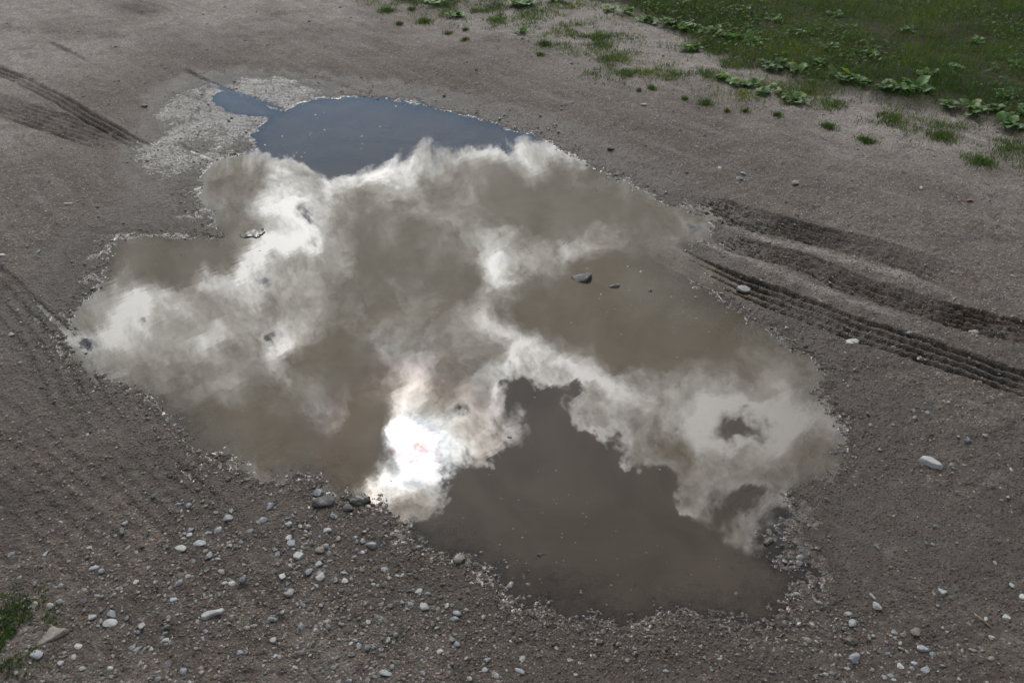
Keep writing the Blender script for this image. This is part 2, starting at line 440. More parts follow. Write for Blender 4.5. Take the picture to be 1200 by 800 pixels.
# ------------------------------------------------------------------ mesh helpers
def mesh_np(name, verts, faces, attrs=None, smooth=True):
    me = bpy.data.meshes.new(name)
    verts = np.ascontiguousarray(verts, np.float32); faces = np.ascontiguousarray(faces, np.int32)
    nv, nf, k = len(verts), len(faces), faces.shape[1]
    me.vertices.add(nv); me.vertices.foreach_set('co', verts.ravel())
    me.loops.add(nf * k); me.loops.foreach_set('vertex_index', faces.ravel())
    me.polygons.add(nf)
    me.polygons.foreach_set('loop_start', np.arange(0, nf * k, k, dtype=np.int32))
    me.polygons.foreach_set('loop_total', np.full(nf, k, np.int32))
    me.polygons.foreach_set('use_smooth', np.full(nf, smooth, bool))
    me.update(calc_edges=True)
    for an, av in (attrs or {}).items():
        a = me.attributes.new(an, 'FLOAT', 'POINT')
        a.data.foreach_set('value', np.ascontiguousarray(av, np.float32))
    me.validate()
    return me
def link(name, me, mat=None, parent=None, loc=None, rot=None, scale=None):
    o = bpy.data.objects.new(name, me)
    COL.objects.link(o)
    if mat is not None and me is not None and not me.materials:
        me.materials.append(mat)
    if parent is not None:
        o.parent = parent
    if loc is not None: o.location = loc
    if rot is not None: o.rotation_euler = rot
    if scale is not None: o.scale = scale
    return o
def tag(o, label=None, cat=None, group=None, kind=None):
    if label: o['label'] = label
    if cat: o['category'] = cat
    if group: o['group'] = group
    if kind: o['kind'] = kind
    return o

# ------------------------------------------------------------------ materials
def new_mat(name):
    m = bpy.data.materials.new(name); m.use_nodes = True
    return m, NT(m.node_tree)
def finish(N, shader):
    o = N.n('ShaderNodeOutputMaterial'); N.t.links.new(shader, o.inputs['Surface'])

_a, _b = gp(830, 288), gp(1063, 386)
LANE = math.degrees(math.atan2(_b[1] - _a[1], _b[0] - _a[0]))
def mat_ground():
    m, N = new_mat('dirt')
    pos = N.n('ShaderNodeNewGeometry').outputs['Position']
    wet = N.attr('wet')['Fac']; dark = N.attr('dark')['Fac']; film = N.attr('film')['Fac']; lawn = N.attr('lawn')['Fac']; stony = N.attr('stony')['Fac']
    big = N.noise(pos, 1.7, 4, 0.6); midn = N.noise(pos, 14.0, 5, 0.6); fine = N.noise(pos, 160.0, 3, 0.6)
    cells = N.voronoi(pos, 140.0, out='Color'); celld = N.voronoi(pos, 140.0)
    cells2 = N.voronoi(pos, 330.0, out='Color')
    sepc = N.n('ShaderNodeSeparateColor'); N.set(sepc, 0, cells)
    sepd = N.n('ShaderNodeSeparateColor'); N.set(sepd, 0, cells2)
    soil = N.mix(N.smooth(midn, 0.3, 0.72), rgb(0.076, 0.065, 0.056), rgb(0.132, 0.116, 0.104))
    soil = N.mix(N.smooth(big, 0.35, 0.7, 0.0, 0.8), soil, rgb(0.145, 0.128, 0.116))
    soil = N.mix(N.math('MULTIPLY', N.attr('dry')['Fac'], 0.92), soil, N.mix(N.smooth(midn, 0.3, 0.7), rgb(.215, .195, .180), rgb(.34, .314, .295)))  # pale for dry dirt and for the painted sheen of the strips
    blotch = N.noise(N.vmath('ADD', pos, (4.0, 9.0, 0)), 4.5, 6, 0.66)
    soil = N.mix(N.smooth(blotch, 0.5, 0.72, 0.0, 0.65), soil, rgb(0.066, 0.054, 0.046))
    lane = N.n('ShaderNodeMapping', vector_type='TEXTURE'); N.set(lane, 'Vector', pos); N.set(lane, 'Rotation', (0, 0, R(LANE))); N.set(lane, 'Scale', (2.6, 0.22, 1.0))
    streak = N.noise(lane.outputs[0], 3.2, 6, 0.68)
    soil = N.mix(N.smooth(streak, 0.50, 0.68, 0.0, 0.4), soil, rgb(0.070, 0.058, 0.050))
    soil = N.mix(N.smooth(streak, 0.47, 0.33, 0.0, 0.45), soil, rgb(0.23, 0.212, 0.20))
    # the edge of the damp is as ragged as the grit it creeps through
    ragged = N.math('ADD', N.math('MULTIPLY', N.noise(pos, 14.0, 5, 0.65), 1.0), N.math('MULTIPLY', N.noise(pos, 120.0, 2, 0.6), 0.3))
    wet = N.smooth(N.math('ADD', wet, N.linmap(ragged, 0.4, 0.9, 0.42, -0.42)), 0.22, 0.78)
    spots = N.smooth(N.noise(pos, 95.0, 3, 0.7), 0.54, 0.62, 0.0, 0.9)
    film = N.smooth(N.math('SUBTRACT', N.math('ADD', film, N.linmap(N.noise(pos, 38.0, 6, 0.8), 0.3, 0.7, 0.28, -0.40)), N.math('ADD', spots, N.linmap(N.noise(pos, 4.5, 5, 0.7), 0.35, 0.68, -0.12, 0.5))), 0.1, 0.95, 0.0, 0.95)
    # single grains: mostly soil-coloured, some pale, some dark, some reddish
    grain = N.ramp(sepc.outputs[0], [(0.0, rgb(.03, .026, .023)), (0.25, rgb(.09, .075, .066)), (0.6, rgb(.19, .155, .135)), (0.82, rgb(.24, .15, .11)), (0.9, rgb(.33, .305, .29)), (1.0, rgb(.46, .44, .43))])
    gmask = N.math('MULTIPLY', N.smooth(celld, 0.62, 0.35), N.smooth(sepc.outputs[1], 0.15, 0.45))
    gmask = N.math('MULTIPLY', gmask, N.linmap(stony, 0, 1, 0.55, 1.0))
    col = N.mix(gmask, soil, grain)
    sand = N.ramp(sepd.outputs[0], [(0.0, rgb(.55, .55, .55)), (0.5, rgb(1, 1, 1)), (1.0, rgb(1.5, 1.45, 1.42))])
    col = N.mix(0.75, col, sand, 'MULTIPLY')
    col = N.mix(N.linmap(fine, 0.3, 0.7, 0.0, 0.35), col, rgb(.1, .08, .07))
    # damp soil is darker, churned soil and the painted groove shade darker still
    col = N.mix(N.math('MULTIPLY', wet, 0.9), col, N.mix(0.4, rgb(0.050, 0.037, 0.028), N.mix(1.0, col, rgb(.5, .44, .4), 'MULTIPLY')))
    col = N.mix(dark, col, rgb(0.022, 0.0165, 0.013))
    clod = N.noise(N.vmath('ADD', pos, (1.0, 3.0, 0)), 48.0, 4, 0.7)
    col = N.mix(N.smooth(clod, 0.56, 0.70, 0.0, 0.55), col, N.mix(0.65, col, rgb(.02, .016, .013)))
    col = N.mix(N.smooth(clod, 0.42, 0.30, 0.0, 0.4), col, N.mix(0.5, col, rgb(.34, .32, .30)))
    turf = N.mix(N.smooth(midn, 0.35, 0.65), rgb(0.018, 0.023, 0.009), rgb(0.036, 0.034, 0.019))
    col = N.mix(N.math('MULTIPLY', lawn, 0.85), col, turf)
    pz = N.n('ShaderNodeSeparateXYZ'); N.set(pz, 0, pos)
    bed = N.smooth(pz.outputs[2], 0.0005, -0.003)                 # silt settled on the bed of the puddle
    col = N.mix(bed, col, N.mix(N.smooth(clod, 0.5, 0.62), rgb(.125, .090, .058), rgb(.072, .053, .036)))
    dry_r = N.linmap(midn, 0.3, 0.7, 0.72, 0.9)
    rough = N.math('ADD', N.math('MULTIPLY', dry_r, N.math('SUBTRACT', 1.0, wet)), N.math('MULTIPLY', wet, N.linmap(fine, 0.3, 0.7, 0.30, 0.44)))
    rough = N.math('ADD', N.math('MULTIPLY', rough, N.math('SUBTRACT', 1.0, film)), N.math('MULTIPLY', film, 0.26))
    b1 = N.n('ShaderNodeBump'); N.set(b1, 'Strength', 1.0); N.set(b1, 'Distance', 0.006)
    hh = N.math('ADD', N.math('MULTIPLY', N.smooth(celld, 0.7, 0.0), N.math('MULTIPLY', sepc.outputs[1], 1.0)), N.math('ADD', N.math('MULTIPLY', N.noise(pos, 420.0, 3, 0.7), 0.5), N.math('MULTIPLY', N.noise(pos, 60.0, 5, 0.75), 0.9)))
    hh = N.math('MULTIPLY', hh, N.math('SUBTRACT', 1.0, N.math('MULTIPLY', film, 0.96)))
    N.set(b1, 'Height', hh)
    p = N.n('ShaderNodeBsdfPrincipled')
    N.set(p, 'Base Color', col); N.set(p, 'Roughness', rough); N.set(p, 'IOR', 1.4); N.set(p, 'Normal', b1.outputs[0])
    N.set(p, 'Specular IOR Level', N.math('MULTIPLY', N.linmap(wet, 0, 1, 0.25, 0.5), N.math('MULTIPLY', N.linmap(lawn, 0, 1, 1.0, 0.1), N.math('SUBTRACT', 1.0, bed))))
    finish(N, p.outputs[0])
    return m

def mat_water():
    m, N = new_mat('muddy_water')
    pos = N.n('ShaderNodeNewGeometry').outputs['Position']
    depth = N.attr('depth')['Fac']
    mp = N.n('ShaderNodeMapping', vector_type='TEXTURE'); N.set(mp, 'Vector', pos); N.set(mp, 'Rotation', (0, 0, R(48))); N.set(mp, 'Scale', (1.6, 0.4, 1.0))
    rip = N.noise(mp.outputs[0], 11.0, 3, 0.5)
    gust = N.smooth(N.noise(pos, 1.3, 2, 0.5), 0.4, 0.7)
    bp = N.n('ShaderNodeBump'); N.set(bp, 'Strength', N.linmap(gust, 0, 1, 0.15, 0.6)); N.set(bp, 'Distance', 0.00016); N.set(bp, 'Height', rip)
    clouding = N.math('SUBTRACT', 1.0, N.math('POWER', 2.71828, N.math('MULTIPLY', N.math('MAXIMUM', depth, 0.0), -240.0)))
    silt = N.mix(N.smooth(N.noise(pos, 2.6, 5, 0.6, dist=1.4), 0.32, 0.68), rgb(0.056, 0.041, 0.026), rgb(0.074, 0.056, 0.038))
    dif = N.n('ShaderNodeBsdfDiffuse'); N.set(dif, 'Color', silt)
    tr = N.n('ShaderNodeBsdfTransparent'); N.set(tr, 'Color', rgb(0.96, 0.92, 0.86))
    body = N.n('ShaderNodeMixShader'); N.set(body, 0, clouding); N.t.links.new(tr.outputs[0], body.inputs[1]); N.t.links.new(dif.outputs[0], body.inputs[2])
    gl = N.n('ShaderNodeBsdfGlossy'); N.set(gl, 'Roughness', 0.0); N.set(gl, 'Normal', bp.outputs[0]); N.set(gl, 'Color', rgb(1, 1, 1))
    fr = N.n('ShaderNodeFresnel'); N.set(fr, 'IOR', 1.4); N.set(fr, 'Normal', bp.outputs[0])
    mx = N.n('ShaderNodeMixShader'); N.t.links.new(fr.outputs[0], mx.inputs[0]); N.t.links.new(body.outputs[0], mx.inputs[1]); N.t.links.new(gl.outputs[0], mx.inputs[2])
    finish(N, mx.outputs[0])
    return m

def mat_stone(name, c0, c1, c2, attr=False):
    """c0..c2: colour range; the object (or the attribute tint) picks one"""
    m, N = new_mat(name)
    tc = N.n('ShaderNodeTexCoord').outputs['Object']
    gpos = N.n('ShaderNodeNewGeometry').outputs['Position']
    if attr:
        pick = N.attr('tint')['Fac']; vec = gpos; sc = 1.0
    else:
        pick = N.n('ShaderNodeObjectInfo').outputs['Random']; vec = gpos
    col = N.ramp(pick, [(0.0, c0), (0.5, c1), (1.0, c2)])
    spots = N.noise(vec, 130.0, 4, 0.65)
    col = N.mix(N.smooth(spots, 0.35, 0.7, 0.0, 0.45), col, N.mix(0.5, col, rgb(.06, .05, .045)))
    vein = N.noise(vec, 45.0, 3, 0.6, dist=1.5)
    col = N.mix(N.smooth(vein, 0.52, 0.62, 0.0, 0.25), col, rgb(.4, .38, .36))
    # soaked and muddy below the splash line
    sx = N.n('ShaderNodeSeparateXYZ'); N.set(sx, 0, gpos)
    p = N.n('ShaderNodeBsdfPrincipled')
    bp = N.n('ShaderNodeBump'); N.set(bp, 'Strength', 0.35); N.set(bp, 'Distance', 0.002); N.set(bp, 'Height', N.noise(vec, 260.0, 3, 0.6))
    wet = N.smooth(sx.outputs[2], 0.022, 0.006)
    col = N.mix(N.math('MULTIPLY', wet, 0.6), col, N.mix(0.75, col, rgb(.03, .026, .022)))
    N.set(p, 'Base Color', col); N.set(p, 'Roughness', N.linmap(wet, 0, 1, 0.65, 0.28)); N.set(p, 'Normal', bp.outputs[0])
    N.set(p, 'Specular IOR Level', 0.4)
    finish(N, p.outputs[0])
    return m

def mat_leaf(name, dark_c, light_c, attr='tint', trans=0.42):
    m, N = new_mat(name)
    pos = N.n('ShaderNodeNewGeometry')
    t = N.attr(attr)['Fac'] if attr else N.n('ShaderNodeObjectInfo').outputs['Random']
    n1 = N.noise(pos.outputs['Position'], 40.0, 3, 0.6)
    t2 = N.math('ADD', N.math('MULTIPLY', t, 0.75), N.math('MULTIPLY', n1, 0.3))
    col = N.ramp(t2, [(0.0, dark_c), (0.75, light_c), (1.0, rgb(min(1, light_c[0] * 2.1), light_c[1] * 1.25, light_c[2] * 1.1))])
    p = N.n('ShaderNodeBsdfPrincipled'); N.set(p, 'Base Color', col); N.set(p, 'Roughness', 0.5); N.set(p, 'Specular IOR Level', 0.35 if attr is None else 0.12)
    tl = N.n('ShaderNodeBsdfTranslucent'); N.set(tl, 'Color', N.mix(1.0, col, rgb(1.25, 1.35, .55), 'MULTIPLY'))
    mx = N.n('ShaderNodeMixShader'); N.set(mx, 0, trans)
    N.t.links.new(p.outputs[0], mx.inputs[1]); N.t.links.new(tl.outputs[0], mx.inputs[2])
    finish(N, mx.outputs[0])
    return m

M_GROUND = mat_ground(); M_WATER = mat_water()
M_PEBBLE = mat_stone('pebble_mix', rgb(.075, .062, .053), rgb(.17, .135, .115), rgb(.36, .34, .33), attr=True)
M_SLATE = mat_stone('slate_stone', rgb(.15, .16, .17), rgb(.21, .225, .24), rgb(.28, .30, .32))
M_PALE = mat_stone('pale_stone', rgb(.24, .235, .23), rgb(.32, .317, .313), rgb(.42, .42, .42))
M_TAN = mat_stone('tan_stone', rgb(.14, .115, .095), rgb(.20, .175, .15), rgb(.27, .245, .215))
M_DARK = mat_stone('dark_stone', rgb(.075, .07, .068), rgb(.10, .10, .105), rgb(.14, .14, .145))
M_GRASS = mat_leaf('grass_blades', rgb(.030, .058, .020), rgb(.086, .132, .042))
M_WEED = mat_leaf('weed_leaves', rgb(.040, .085, .030), rgb(.10, .19, .05), attr=None, trans=0.4)

# ------------------------------------------------------------------ the ground: one sheet, finest near the puddle
def angles(lo, hi, n):
    return np.linspace(lo, hi, n)
NR, NC = 780, 880
dep = np.radians(np.linspace(64.0, 11.5, NR))
yr = CAM_H / np.tan(dep)
y_near = np.array([-400, -120, -40, -15, -6, -2.5, -1, -0.2, 0.25, 0.5, 0.66])
y_far = yr[-1] + np.cumsum(0.12 * 1.32 ** np.arange(28))
ys = np.concatenate([y_near, yr, y_far])
rr = np.sqrt(np.clip(ys, 0.66, 9.0) ** 2 + CAM_H ** 2)
c_in = np.linspace(-0.74, 0.74, NC)
c_out = 0.74 + np.cumsum(0.01 * 1.42 ** np.arange(22))
cs = np.concatenate([-c_out[::-1], c_in, c_out])
GX = (rr[:, None] * cs[None, :]).astype(np.float32)
GY = np.repeat(ys[:, None].astype(np.float32), len(cs), 1)
GZ, WET, DARK, FILM, STONY, LAWN, DRY_SHEEN_A = ground(GX.ravel(), GY.ravel())
GZ = GZ.reshape(GX.shape)
nr, nc = GX.shape
ii = (np.arange(nr - 1)[:, None] * nc + np.arange(nc - 1)[None, :]).ravel()
quads = np.stack([ii, ii + 1, ii + nc + 1, ii + nc], 1)
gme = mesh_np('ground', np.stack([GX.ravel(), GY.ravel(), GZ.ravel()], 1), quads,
              dict(wet=WET, dark=DARK, film=FILM, stony=STONY, lawn=LAWN, dry=DRY_SHEEN_A))
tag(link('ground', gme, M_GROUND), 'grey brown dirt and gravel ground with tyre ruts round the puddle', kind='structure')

# ------------------------------------------------------------------ the water
r0, r1 = len(y_near), len(y_near) + NR
c0, c1 = len(c_out), len(c_out) + NC
sx_, sy_, sz_ = GX[r0:r1:2, c0:c1:2], GY[r0:r1:2, c0:c1:2], GZ[r0:r1:2, c0:c1:2]
mask_px = np.zeros(sx_.shape, bool)
sdw = np.minimum(poly_sd(sx_, sy_, SHORE), poly_sd(sx_, sy_, POOL))
wetv = (sz_ < 0.004) & (sdw < 0.30)
fm = wetv[:-1, :-1] | wetv[1:, :-1] | wetv[:-1, 1:] | wetv[1:, 1:]
wn = sx_.shape[1]
wi = (np.arange(sx_.shape[0] - 1)[:, None] * wn + np.arange(wn - 1)[None, :])[fm]
wq = np.stack([wi, wi + 1, wi + wn + 1, wi + wn], 1)
used, inv = np.unique(wq, return_inverse=True)
wv = np.stack([sx_.ravel(), sy_.ravel(), np.zeros(sx_.size)], 1)[used]
wme = mesh_np('puddle_water', wv, inv.reshape(wq.shape), dict(depth=-sz_.ravel()[used]))
tag(link('puddle_water', wme, M_WATER), 'still muddy puddle water mirroring blue sky and broken clouds', kind='structure')

# ------------------------------------------------------------------ stones and pebbles
def ico(sub):
    bm = bmesh.new(); bmesh.ops.create_icosphere(bm, subdivisions=sub, radius=1.0)
    v = np.array([p.co[:] for p in bm.verts], np.float32); f = np.array([[q.index for q in p.verts] for p in bm.faces], np.int32)
    bm.free()
    return v, f
def stone_shape(sub, seed, cuts, dims, lump):
    """an ellipsoid ground down by a few flat fractures; dims = length, depth, height as fractions"""
    r = np.random.default_rng(seed)
    v, f = ico(sub)
    lump_v = np.zeros(len(v), np.float32)
    for k in range(4):
        w = r.normal(size=3) * (1.3 + 0.9 * k); ph = r.uniform(0, 6.28)
        lump_v += np.sin(v @ w + ph) / (1 + k)
    v = v * (1 + lump * lump_v[:, None] * 0.5)
    for k in range(cuts):
        n = r.normal(size=3); n /= np.linalg.norm(n)
        d = r.uniform(0.42, 0.82)
        s = v @ n - d
        v = v - np.where(s > 0, s * 0.92, 0)[:, None] * n
    v = v * np.array(dims, np.float32)
    v[:, 2] -= v[:, 2].min() * 0.40          # the lower quarter sits in the ground
    w = np.abs(v[:, 0]).max()
    return (v / w * 0.5).astype(np.float32), f     # length 1
def stone_mesh(name, *a, smooth=True):
    v, f = stone_shape(*a)
    return mesh_np(name, v, f, smooth=smooth)
ROUND = [(0.95, 0.75, 0.42), (1.0, 0.6, 0.36), (0.9, 0.8, 0.5), (1.0, 0.66, 0.30)]
PEB = {mk: [stone_mesh('pebble', 2, 100 + i + 31 * q, 6 + i % 4, ROUND[i % 4], 0.2, smooth=False) for i in range(8)] for q, mk in enumerate(('slate', 'pale', 'tan', 'dark'))}
MATS = dict(slate=M_SLATE, pale=M_PALE, tan=M_TAN, dark=M_DARK)
for mk, ms in PEB.items():
    for me in ms: me.materials.append(MATS[mk])

def zlook(x, y):
    """height of the finished sheet at a point"""
    r = int(np.clip(np.searchsorted(ys, y), 1, len(ys) - 1)); r = r if abs(ys[r] - y) < abs(ys[r - 1] - y) else r - 1
    c = int(np.clip(np.searchsorted(cs, x / rr[r]), 0, len(cs) - 1))
    return float(GZ[r, c])
def place_z(px, py):
    x, y = gp(px, py)
    return x, y, sorted([zlook(x, y), zlook(x + .01, y), zlook(x - .01, y), zlook(x, y + .01), zlook(x, y - .01)])[1]

def slab_mesh(name, outline, h, seed):
    r = np.random.default_rng(seed)
    bm = bmesh.new()
    lo = [bm.verts.new((x * 1.04, y * 1.04, -0.5 * h)) for x, y in outline]
    tilt = r.normal(0, .12, 2)
    hi = [bm.verts.new((x * .9 + r.normal(0, .012), y * .9 + r.normal(0, .012), h * (1 + r.normal(0, .12)) + tilt[0] * x * h * 4 + tilt[1] * y * h * 4)) for x, y in outline]
    n = len(outline)
    bm.faces.new(hi)
    for i in range(n):
        bm.faces.new((lo[i], lo[(i + 1) % n], hi[(i + 1) % n], hi[i]))
    bm.faces.new(lo[::-1])
    bmesh.ops.triangulate(bm, faces=[f for f in bm.faces if len(f.verts) > 4])
    bmesh.ops.bevel(bm, geom=bm.edges[:], offset=0.035, segments=2, affect='EDGES', profile=0.6)
    bmesh.ops.recalc_face_normals(bm, faces=bm.faces)
    for v in bm.verts:
        v.co += Vector(r.normal(0, .007, 3))
    me = bpy.data.meshes.new(name); bm.to_mesh(me); bm.free()
    for p in me.polygons: p.use_smooth = True
    return me
SLABS = {1: [(-.5, -.16), (-.42, -.22), (.1, -.2), (.46, -.12), (.5, -.02), (.24, .12), (.14, .3), (.0, .26), (-.2, .08)],
         4: [(-.5, .1), (-.38, .3), (-.05, .28), (.3, .08), (.5, -.14), (.42, -.26), (.05, -.2), (-.3, -.08)],
         14: [(-.42, -.4), (.34, -.44), (.46, -.1), (.26, .05), (.44, .4), (-.1, .46), (-.4, .25)],
         22: [(-.48, -.34), (.44, -.38), (.5, -.2), (.08, .46), (-.1, .44)],
         3: [(-.5, -.1), (-.3, -.17), (-.05, -.09), (.2, -.1), (.34, -.17), (.5, -.05), (.46, .12), (.3, .1), (.1, .07), (-.2, .16), (-.42, .12)],
         5: [(-.5, -.05), (-.3, -.3), (.15, -.32), (.48, -.1), (.42, .2), (.05, .34), (-.36, .26)],
         6: [(-.48, .1), (-.4, -.22), (0, -.38), (.44, -.2), (.5, .14), (.1, .36), (-.25, .3)],
         25: [(-.45, -.3), (.2, -.4), (.48, -.1), (.3, .3), (-.1, .42), (-.46, .15)]}
# the stones that stand out: px, py, width px, colour, dims, cuts, turn, sink, label, landmark phrase
BIG = [
    (376, 593, 36, 'dark', (1, .55, .52), 6, 22, 0, 'large dark grey oblong stone on the near shore below the sun glare', 'the dark oblong shore stone'),
    (66, 756, 38, 'tan', (1, .62, .34), 7, 28, 0, 'flat tan wedge-shaped stone beside the moss at bottom left', 'the tan wedge stone'),
    (134, 741, 18, 'pale', (1, .75, .5), 4, -8, 0, 'rounded pale stone on gravel right of the tan wedge stone', 'the rounded pale stone'),
    (252, 727, 28, 'pale', (1, .40, .34), 3, 24, 0, 'bone-like long white stone lying on the lower left gravel', 'the bone-like white stone'),
    (1088, 550, 27, 'pale', (1, .62, .5), 6, -24, 0, 'biggest white stone, alone on the mud right of the puddle', 'the lone big white stone'),
    (998, 404, 18, 'pale', (1, .7, .5), 4, 18, 0, 'oval white stone lying on the ridged tyre track', 'the white stone on the track'),
    (871, 341, 17, 'pale', (1, .75, .5), 4, -10, 0, 'white stone between puddle and tyre track, nearest the water', 'the white stone by the ruts'),
    (1137, 397, 12, 'pale', (1, .6, .4), 4, 0, 0, 'small white stone at the end of the pale mud ridge', None),
    (1063, 398, 9, 'pale', (1, .8, .6), 3, 0, 0, 'tiny white stone on the mud ridge above the tyre ribs', None),
    (683, 326, 26, 'dark', (1, .58, .32), 5, 6, 1, 'dark flat stone standing out of the water near the right shoal', 'the dark stone in the water'),
    (720, 336, 15, 'dark', (1, .7, .3), 5, 0, 1, 'small flat stone in the water beside the dark flat one', None),
    (235, 643, 18, 'slate', (1, .55, .4), 5, -6, 0, 'long slate-blue stone lying behind an oval white pebble, lower left', 'the long slate-blue stone'),
    (213, 650, 15, 'pale', (1, .62, .4), 3, -5, 0, 'oval white pebble touching the long slate-blue stone', None),
    (317, 597, 14, 'slate', (1, .6, .5), 4, 58, 0, 'upright oval slate pebble on wet mud left of the dark shore stone', None),
    (351, 657, 13, 'pale', (.9, .9, .5), 7, 70, 0, 'angular chunky white pebble below the dark oblong shore stone', 'the chunky white pebble'),
    (436, 641, 14, 'slate', (1, .7, .5), 4, -10, 0, 'smooth slate pebble straight below the sun glare, off the shore', 'the slate pebble below the glare'),
    (497, 715, 12, 'pale', (.9, .9, .6), 6, 80, 0, 'squarish white pebble among slate ones under the near shore', 'the squarish white pebble'),
    (535, 722, 13, 'slate', (1, .55, .4), 4, -14, 0, 'upper of two stacked-looking slate pebbles under the near shore', None),
    (533, 729, 11, 'slate', (1, .55, .4), 4, 4, 0, 'lower of two stacked-looking slate pebbles under the near shore', None),
    (453, 797, 16, 'slate', (1, .65, .5), 4, -8, 0, 'slate stone cut by the bottom edge, left of centre', 'the slate stone at the bottom edge'),
    (610, 790, 14, 'slate', (1, .6, .45), 5, -25, 0, 'tilted slate stone at the bottom edge, right of centre', 'the tilted slate stone'),
    (900, 635, 15, 'tan', (1, .85, .6), 4, 10, 0, 'round tan stone at the waterline of the lower right shore', 'the round tan waterline stone'),
    (1100, 701, 12, 'slate', (1, .85, .7), 6, 30, 0, 'blue-grey triangular stone alone on smooth mud, lower right', 'the blue-grey triangular stone'),
    (1079, 768, 16, 'slate', (1, .6, .45), 5, -20, 0, 'largest slate stone of the lower right gravel', 'the largest lower right slate stone'),
    (1020, 703, 11, 'pale', (1, .42, .4), 4, -62, 0, 'narrow whitish stone pointing at the puddle, lower right', 'the narrow whitish stone'),
    (201, 788, 13, 'dark', (1, .8, .7), 6, -20, 0, 'dark blue-green angular stone at bottom left of centre', 'the dark angular stone'),
    (49, 780, 18, 'slate', (1, .65, .35), 5, -8, 0, 'flat slate stone just below the tan wedge stone', None),
    (716, 178, 10, 'dark', (1, .7, .6), 5, 0, 0, 'dark pebble beyond the far right shore of the puddle', 'the dark pebble beyond the water'),
    (754, 133, 9, 'pale', (1, .7, .5), 4, 0, 0, 'white pebble on bare dirt below the patchy grass', 'the white pebble below the grass'),
    (82, 247, 12, 'pale', (1, .5, .35), 3, 5, 0, 'whitish pebble on the dirt left of the puddle', 'the whitish pebble on the left'),
    (170, 128, 8, 'dark', (1, .8, .7), 4, 0, 0, 'dark pebble on the shiny wet mud at upper left', 'the dark pebble on wet mud'),
    (634, 650, 12, 'tan', (1, .6, .4), 3, -5, 1, 'brown pebble breaking the water near the lower shore', 'the brown pebble in the water'),
    (597, 512, 6, 'pale', (1, .8, .6), 3, 0, 1, 'lone tiny white pebble in the dark water by the glare', None),
    (934, 698, 12, 'pale', (1, .6, .5), 5, -10, 0, 'shiny wet pale pebble at the lower right waterline', None),
    (5, 307, 10, 'pale', (1, .5, .35), 3, 0, 0, 'pale flat pebble at the left edge of the picture', None),
]
